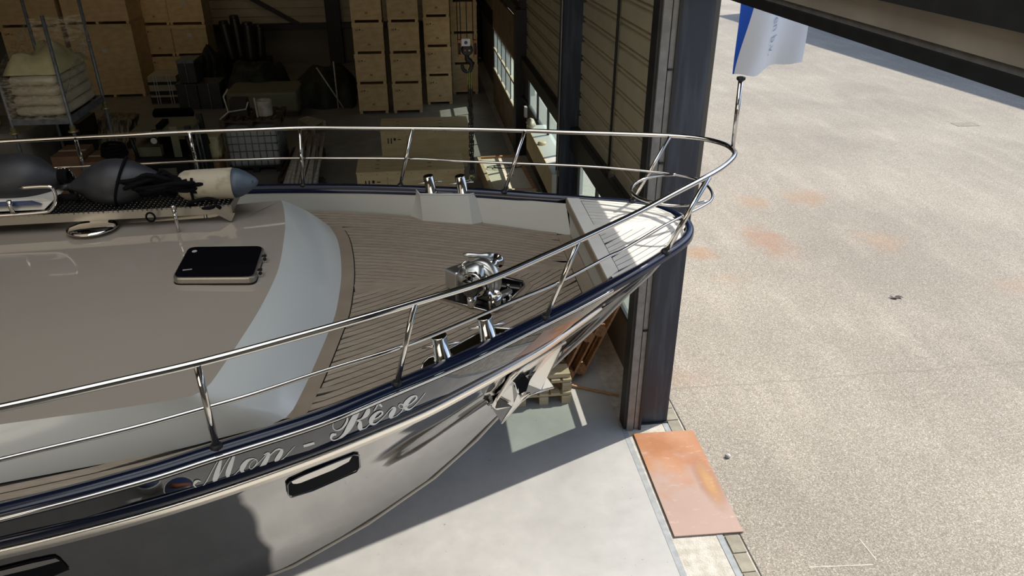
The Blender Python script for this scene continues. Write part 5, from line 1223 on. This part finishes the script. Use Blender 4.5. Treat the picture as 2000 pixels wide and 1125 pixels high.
facet([(976, 778, -.30), (999, 794, -.24), (968, 798, -.25)], 'pocket_facet', 'black', pk, .004)  # black and dark facets: dark reflections of the polished steel painted as colour
facet([(959, 794, -.24), (1001, 794, -.20), (980, 826, -.14)], 'pocket_facet', 'dark_chrome', pk)
facet([(1001, 793, -.21), (1012, 768, -.30), (1022, 779, -.22), (980, 825, -.15)], 'pocket_facet', 'chrome', pk)
facet([(1012, 768, -.30), (1018, 777, -.28), (1036, 767, -.28), (1017, 783, -.24)], 'pocket_facet', 'satin', pk)
facet([(1036, 768, -.24), (1059, 760, -.26), (1068, 737, -.34), (1081, 755, -.20)], 'pocket_facet', 'satin', pk)
MB().tube([AP(*p_) for p_ in ((980, 826, -.13), (1017, 784, -.20), (1037, 769, -.22), (1081, 756, -.19))], .010, 8).build('pocket_rim', 'chrome', pk)
an = facet([(1076, 682, -.44), (1100, 670, -.40), (1088, 705, -.38), (1068, 738, -.34), (1057, 761, -.31), (1031, 751, -.36), (1036, 741, -.38)], 'anchor', 'satin', YA, .03)
facet([(1030, 751, -.36), (1057, 761, -.31), (1037, 770, -.26), (1026, 764, -.30)], 'anchor_crown', 'dark_chrome', an)
facet([(1007, 723, -.54), (1017, 720, -.52), (1028, 762, -.36), (1020, 772, -.33), (1013, 760, -.38)], 'anchor_fluke', 'satin', an, .02)
facet([(1000, 732, -.50), (1006, 726, -.52), (1014, 768, -.36), (1010, 768, -.36)], 'anchor_fluke', 'chrome', an, .015)
MB().prism([hx(x, y_, .012) for x, y_ in ((949, 786), (957, 778), (961, 779), (953, 788))], (0, 0, -.01)).build('bow_eye', 'black', YA)

# ================================================================ THINGS ON THE COACHROOF
RZ = 3.16
a, b_ = Vector(atz(-160, 432, RZ)), Vector(atz(450, 400, RZ)); dd = (b_ - a).normalized(); pp = Vector((-dd.y, dd.x, 0)); W_ = .34
rk = MB().obox((a + b_) / 2 - Vector((0, 0, .03)) + pp * .004, (b_ - a) / 2, pp * .004, Vector((0, 0, .03))).build('fender_rack', 'alu', YA)
MB().obox((a + b_) / 2 - Vector((0, 0, .03)) + pp * W_, (b_ - a) / 2, pp * .004, Vector((0, 0, .03))).build('rack_beam', 'alu', rk)
MB().obox(b_ - Vector((0, 0, .03)) + pp * W_ / 2, dd * .004, pp * W_ / 2, Vector((0, 0, .03))).build('rack_beam', 'alu', rk)
L = (b_ - a).length; m_ = MB(); n = int(L / .03)
for i in range(n):
    p_ = a + dd * (L * (i + .5) / n); m_.obox(p_ + pp * W_ / 2 - Vector((0, 0, .006)), dd * .006, pp * W_ / 2, Vector((0, 0, .006)))
for k in range(1, 9): m_.obox((a + b_) / 2 + pp * W_ * k / 9 - Vector((0, 0, .012)), dd * L / 2, pp * .004, Vector((0, 0, .004)))
tag(m_.build('grating', 'black', rk), kind='stuff')
for (px, py, tx, ty) in ((349, 452, 338, 402), (-60, 470, -70, 425)):
    f_ = Vector(atz(px, py, 3.045)); t_ = Vector(aty(tx, ty, f_.y - .0)); l_ = MB().tube([f_, t_], .0115, 10).build('rack_leg', 'chrome', rk)
    MB().tube([t_ - Vector((0, 0, .02)), t_ + Vector((0, 0, .005))], .0145, 10).build('leg_cap', 'satin', l_)
for d_ in (.1, 1.0, L - .10): MB().prism([a + dd * d_ - Vector((0, 0, .06)), a + dd * (d_ + .12) - Vector((0, 0, .06)), a + dd * (d_ + .09) - Vector((0, 0, .115)), a + dd * (d_ + .075) - Vector((0, 0, .115))], pp * .006).build('rack_bracket', 'alu', rk)
# roof ventilator
c_ = Vector(atz(182, 446, 3.06)); MB().lathe(c_ - Vector((0, 0, .02)), (0, 0, 1), [(0, .10), (.025, .10), (.026, .155), (.034, .155), (.045, .13), (.052, .08), (.055, .01)], 36).build('roof_vent', 'chrome', YA)
yr = (a + dd * .8).y + .17
def VV(px, py, y_=None): return Vector(aty(px, py, y_ or yr))
def spindle(p, q, prof, mt, name, lab, cat, group=None):
    d_ = Vector(q) - Vector(p); o_ = thing(name, (Vector(p) + Vector(q)) / 2, lab, cat, group)
    L_ = d_.length; MB().lathe(p, d_, [(t_ * L_, r_) for t_, r_ in prof], 32).build('body', mt, o_); return o_, d_.normalized(), L_
PR = crom([(0, .022), (.05, .03), (.16, .075), (.30, .125), (.45, .152), (.58, .152), (.72, .13), (.85, .09), (.95, .05), (1.0, .025)], 4)
zf = RZ + .155
p1 = VV(136, 376); p1.z = RZ + .12; p2 = VV(318, 366); p2.z = RZ + .16
f1, d1, L1 = spindle(p1, p2, PR, 'fender_grey', 'ball_fender', 'fat dark grey pointed fender lying in the middle of the roof rack', 'fender', 'dark fenders on the roof rack')
MB().lathe(p1 - d1 * .05, d1, [(0, .018), (.06, .026)], 12).build('fender_eye', 'black', f1)
MB().tube([p1.lerp(p2, .60) + Vector((0, -.154 * math.cos(t_), .154 * math.sin(t_))) + d1 * .05 * math.sin(t_ * 1.2) for t_ in [-.9 + i * .3 for i in range(11)]], .009, 8).build('lashing', 'rope', f1)
p1 = VV(-70, 345, yr + .05); p2 = VV(118, 342, yr + .05); p1.z = p2.z = RZ + .17
f2, d2, L2 = spindle(p1, p2, crom([(0, .03), (.1, .1), (.3, .155), (.5, .168), (.65, .165), (.78, .14), (.9, .085), (.97, .045), (1, .03)], 4), 'fender_grey', 'ball_fender', 'big dark grey round-ended fender at the left end of the roof rack', 'fender', 'dark fenders on the roof rack')
for k in range(3): MB().tube([p2 + Vector((.0 + .02 * k, .035 * math.cos(t_), .05 * math.sin(t_))) for t_ in [i * .6 for i in range(11)]], .013, 8, closed=True).build('rope_knot', 'rope', f2)
MB().tube([p2 + Vector((.03, -.03, -.02)), p2 + Vector((.07, -.05, -.11)), p2 + Vector((.10, -.06, -.15))], .013, 8).build('rope_tail', 'rope', f2)
# cylindrical fender
p1 = VV(352, 374, yr - .03); p2 = VV(506, 370, yr - .03); p1.z = RZ + .105; p2.z = RZ + .115
r_ = thing('long_fender', (p1 + p2) / 2, 'stained off-white cylindrical fender with blue-grey cone end on the rack', 'fender'); d_ = (p2 - p1); Ln = d_.length
MB().lathe(p1, d_, [(0, .06), (.02, .085), (.05, .10), (.10, .103), (Ln * .68, .103), (Ln * .70, .101)], 32, caps=False).build('body', 'fender_white', r_)
MB().lathe(p1 + d_.normalized() * Ln * .70, d_, [(0, .1015), (Ln * .07, .094), (Ln * .15, .075), (Ln * .22, .05), (Ln * .275, .028), (Ln * .30, .012)], 32).build('end_cone', 'fender_navy', r_)
MB().lathe(p1, -d_, [(0, .06), (.02, .05), (.05, .03)], 20).build('end_cap', 'fender_navy', r_)
ec = p2 - d_.normalized() * .035; MB().lathe(ec + Vector((0, -.034, .012)), (0, -1, .4), [(0, .013), (.004, .013)], 12).build('lanyard_hole', 'black', r_)
# rope heap
rg = random.Random(21); pts = []
c0 = VV(325, 392, yr - .09); c0.z = RZ + .02
for i in range(210):
    t_ = i * .55; rad = .085 + .06 * math.sin(i * .21) + rg.uniform(-.025, .025)
    pts.append(c0 + Vector((math.cos(t_) * rad * 1.45 + .05 * math.sin(i * .11), math.sin(t_) * rad * .62, .02 + .10 * abs(math.sin(i * .17)) + .09 * abs(math.sin(i * .05)) * (1 - abs(math.cos(t_)) * .6) + rg.uniform(-.012, .012))))
tag(MB().tube([Vector(p_) for p_ in crom([tuple(p_) for p_ in pts], 3)], .014, 6).build('rope_tangle', 'rope'), 'tangled black mooring rope between the two fenders on the rack', 'rope')
c_ = VV(294, 424, a.y - .02); tag(MB().tube([c_ + Vector((.027 * math.cos(t_), 0, .030 * math.sin(t_))) for t_ in [i * .45 for i in range(14)]], .0065, 8, closed=True).build('rope_eye', 'rope'), 'small black rope loop hanging over the rack edge', 'rope')
cc = VV(395, 398, yr - .14); pts = [cc + Vector((.09 * math.cos(t_) , .02 * math.sin(t_ * 2), .03 * math.sin(t_) - .0)) for t_ in [i * .4 for i in range(16)]]
tag(MB().tube(pts + [cc + Vector((.12, -.04, -.02))], .012, 8).build('mooring_line', 'rope'), 'black rope coil lying against the stained off-white fender', 'rope')
tag(MB().tube([VV(374, 348, yr - .12), VV(372, 370, yr - .13), VV(378, 392, yr - .15)], .009, 8).build('fender_lanyard', 'rope'), 'short black lanyard down the left end of the off-white fender', 'rope')
# boarding plank with chrome hoops
yg = yr - .13
g_ = thing('boarding_plank', VV(40, 392, yg), 'blue and white boarding plank with chrome hoop ends on the left of the rack', 'plank')
pa, pb = VV(-150, 384, yg), VV(100, 384, yg); pa.z = pb.z = RZ + .075
m_ = MB().prism([pa + Vector((0, -.03, -.045)), pb + Vector((-.05, -.03, -.045)), pb + Vector((0, -.0, .0)), pb + Vector((-.05, .0, .02)), pa + Vector((0, 0, .02))], (0, .2, .0)); m_.build('board', 'white', g_)
MB().prism([pa + Vector((0, -.012, -.012)), pb + Vector((-.06, -.012, -.010)), pb + Vector((-.12, -.008, .012)), pa + Vector((0, -.008, .012))], (0, -.024, 0)).build('blue_stripe', 'blue', g_)
hp_ = [VV(x, y_, yg - .05) for x, y_ in ((38, 367), (92, 364), (104, 370), (109, 384), (107, 399), (97, 411), (80, 415), (0, 421), (-150, 428))]
MB().tube([Vector(p_) for p_ in crom([tuple(p_) for p_ in hp_], 4)], .0115, 10).build('chrome_hoop', 'chrome', g_)
hp_ = [VV(x, y_, yg + .22) for x, y_ in ((112, 330), (130, 331), (141, 339), (145, 352), (143, 372))]
MB().tube([Vector(p_) for p_ in crom([tuple(p_) for p_ in hp_], 4)], .0105, 10).build('chrome_hoop', 'chrome', g_)
MB().tube([VV(17, 392, yg - .06), VV(25, 416, yg - .06)], .014, 10).build('support_tube', 'satin', g_)
MB().tube([VV(116, 386, yg), VV(152, 384, yg)], .022, 12).build('end_roller', 'rope', g_)
# keel block under the hull
kb = thing('keel_block', bw(-4.2, 0, 0), 'timber keel block standing under the hull on the concrete', 'block')
for i, z in enumerate((0, .08, .16)): MB().obox(bw(-4.2, 0, z + .04), BD * (.12 if i % 2 else .2), BN * (.3 if i % 2 else .15), Vector((0, 0, .039))).build('timber', 'oldwood', kb)
# paint buckets out in front of the hull (mirrored in the band)
for k, (x, y_, lb) in enumerate(((-1.02, 1.22, 'left'), (-.84, 1.50, 'right'))):
    r_ = thing('paint_bucket', (x, y_, 0), 'white bucket with blue and red rag, %s one of two on the floor' % lb, 'bucket', 'buckets beside the hull')
    MB().lathe((x, y_, 0), (0, 0, 1), [(0, .11), (.005, .115), (.24, .14), (.25, .145), (.25, .13), (.02, .10)], 24, caps=False).build('shell', 'white', r_)
    MB().lathe((x, y_, .14), (0, 0, 1), [(0, .128), (.1, .139), (.12, .12), (.14, .05), (.145, .01)], 18).build('rag', 'blue', r_)
    MB().tube([(x - .05, y_ - .05, .28), (x, y_, .30), (x + .06, y_ + .02, .27), (x + .13, y_ + .05, .2)], .03, 8).build('red_cloth', 'rust_hook', r_)
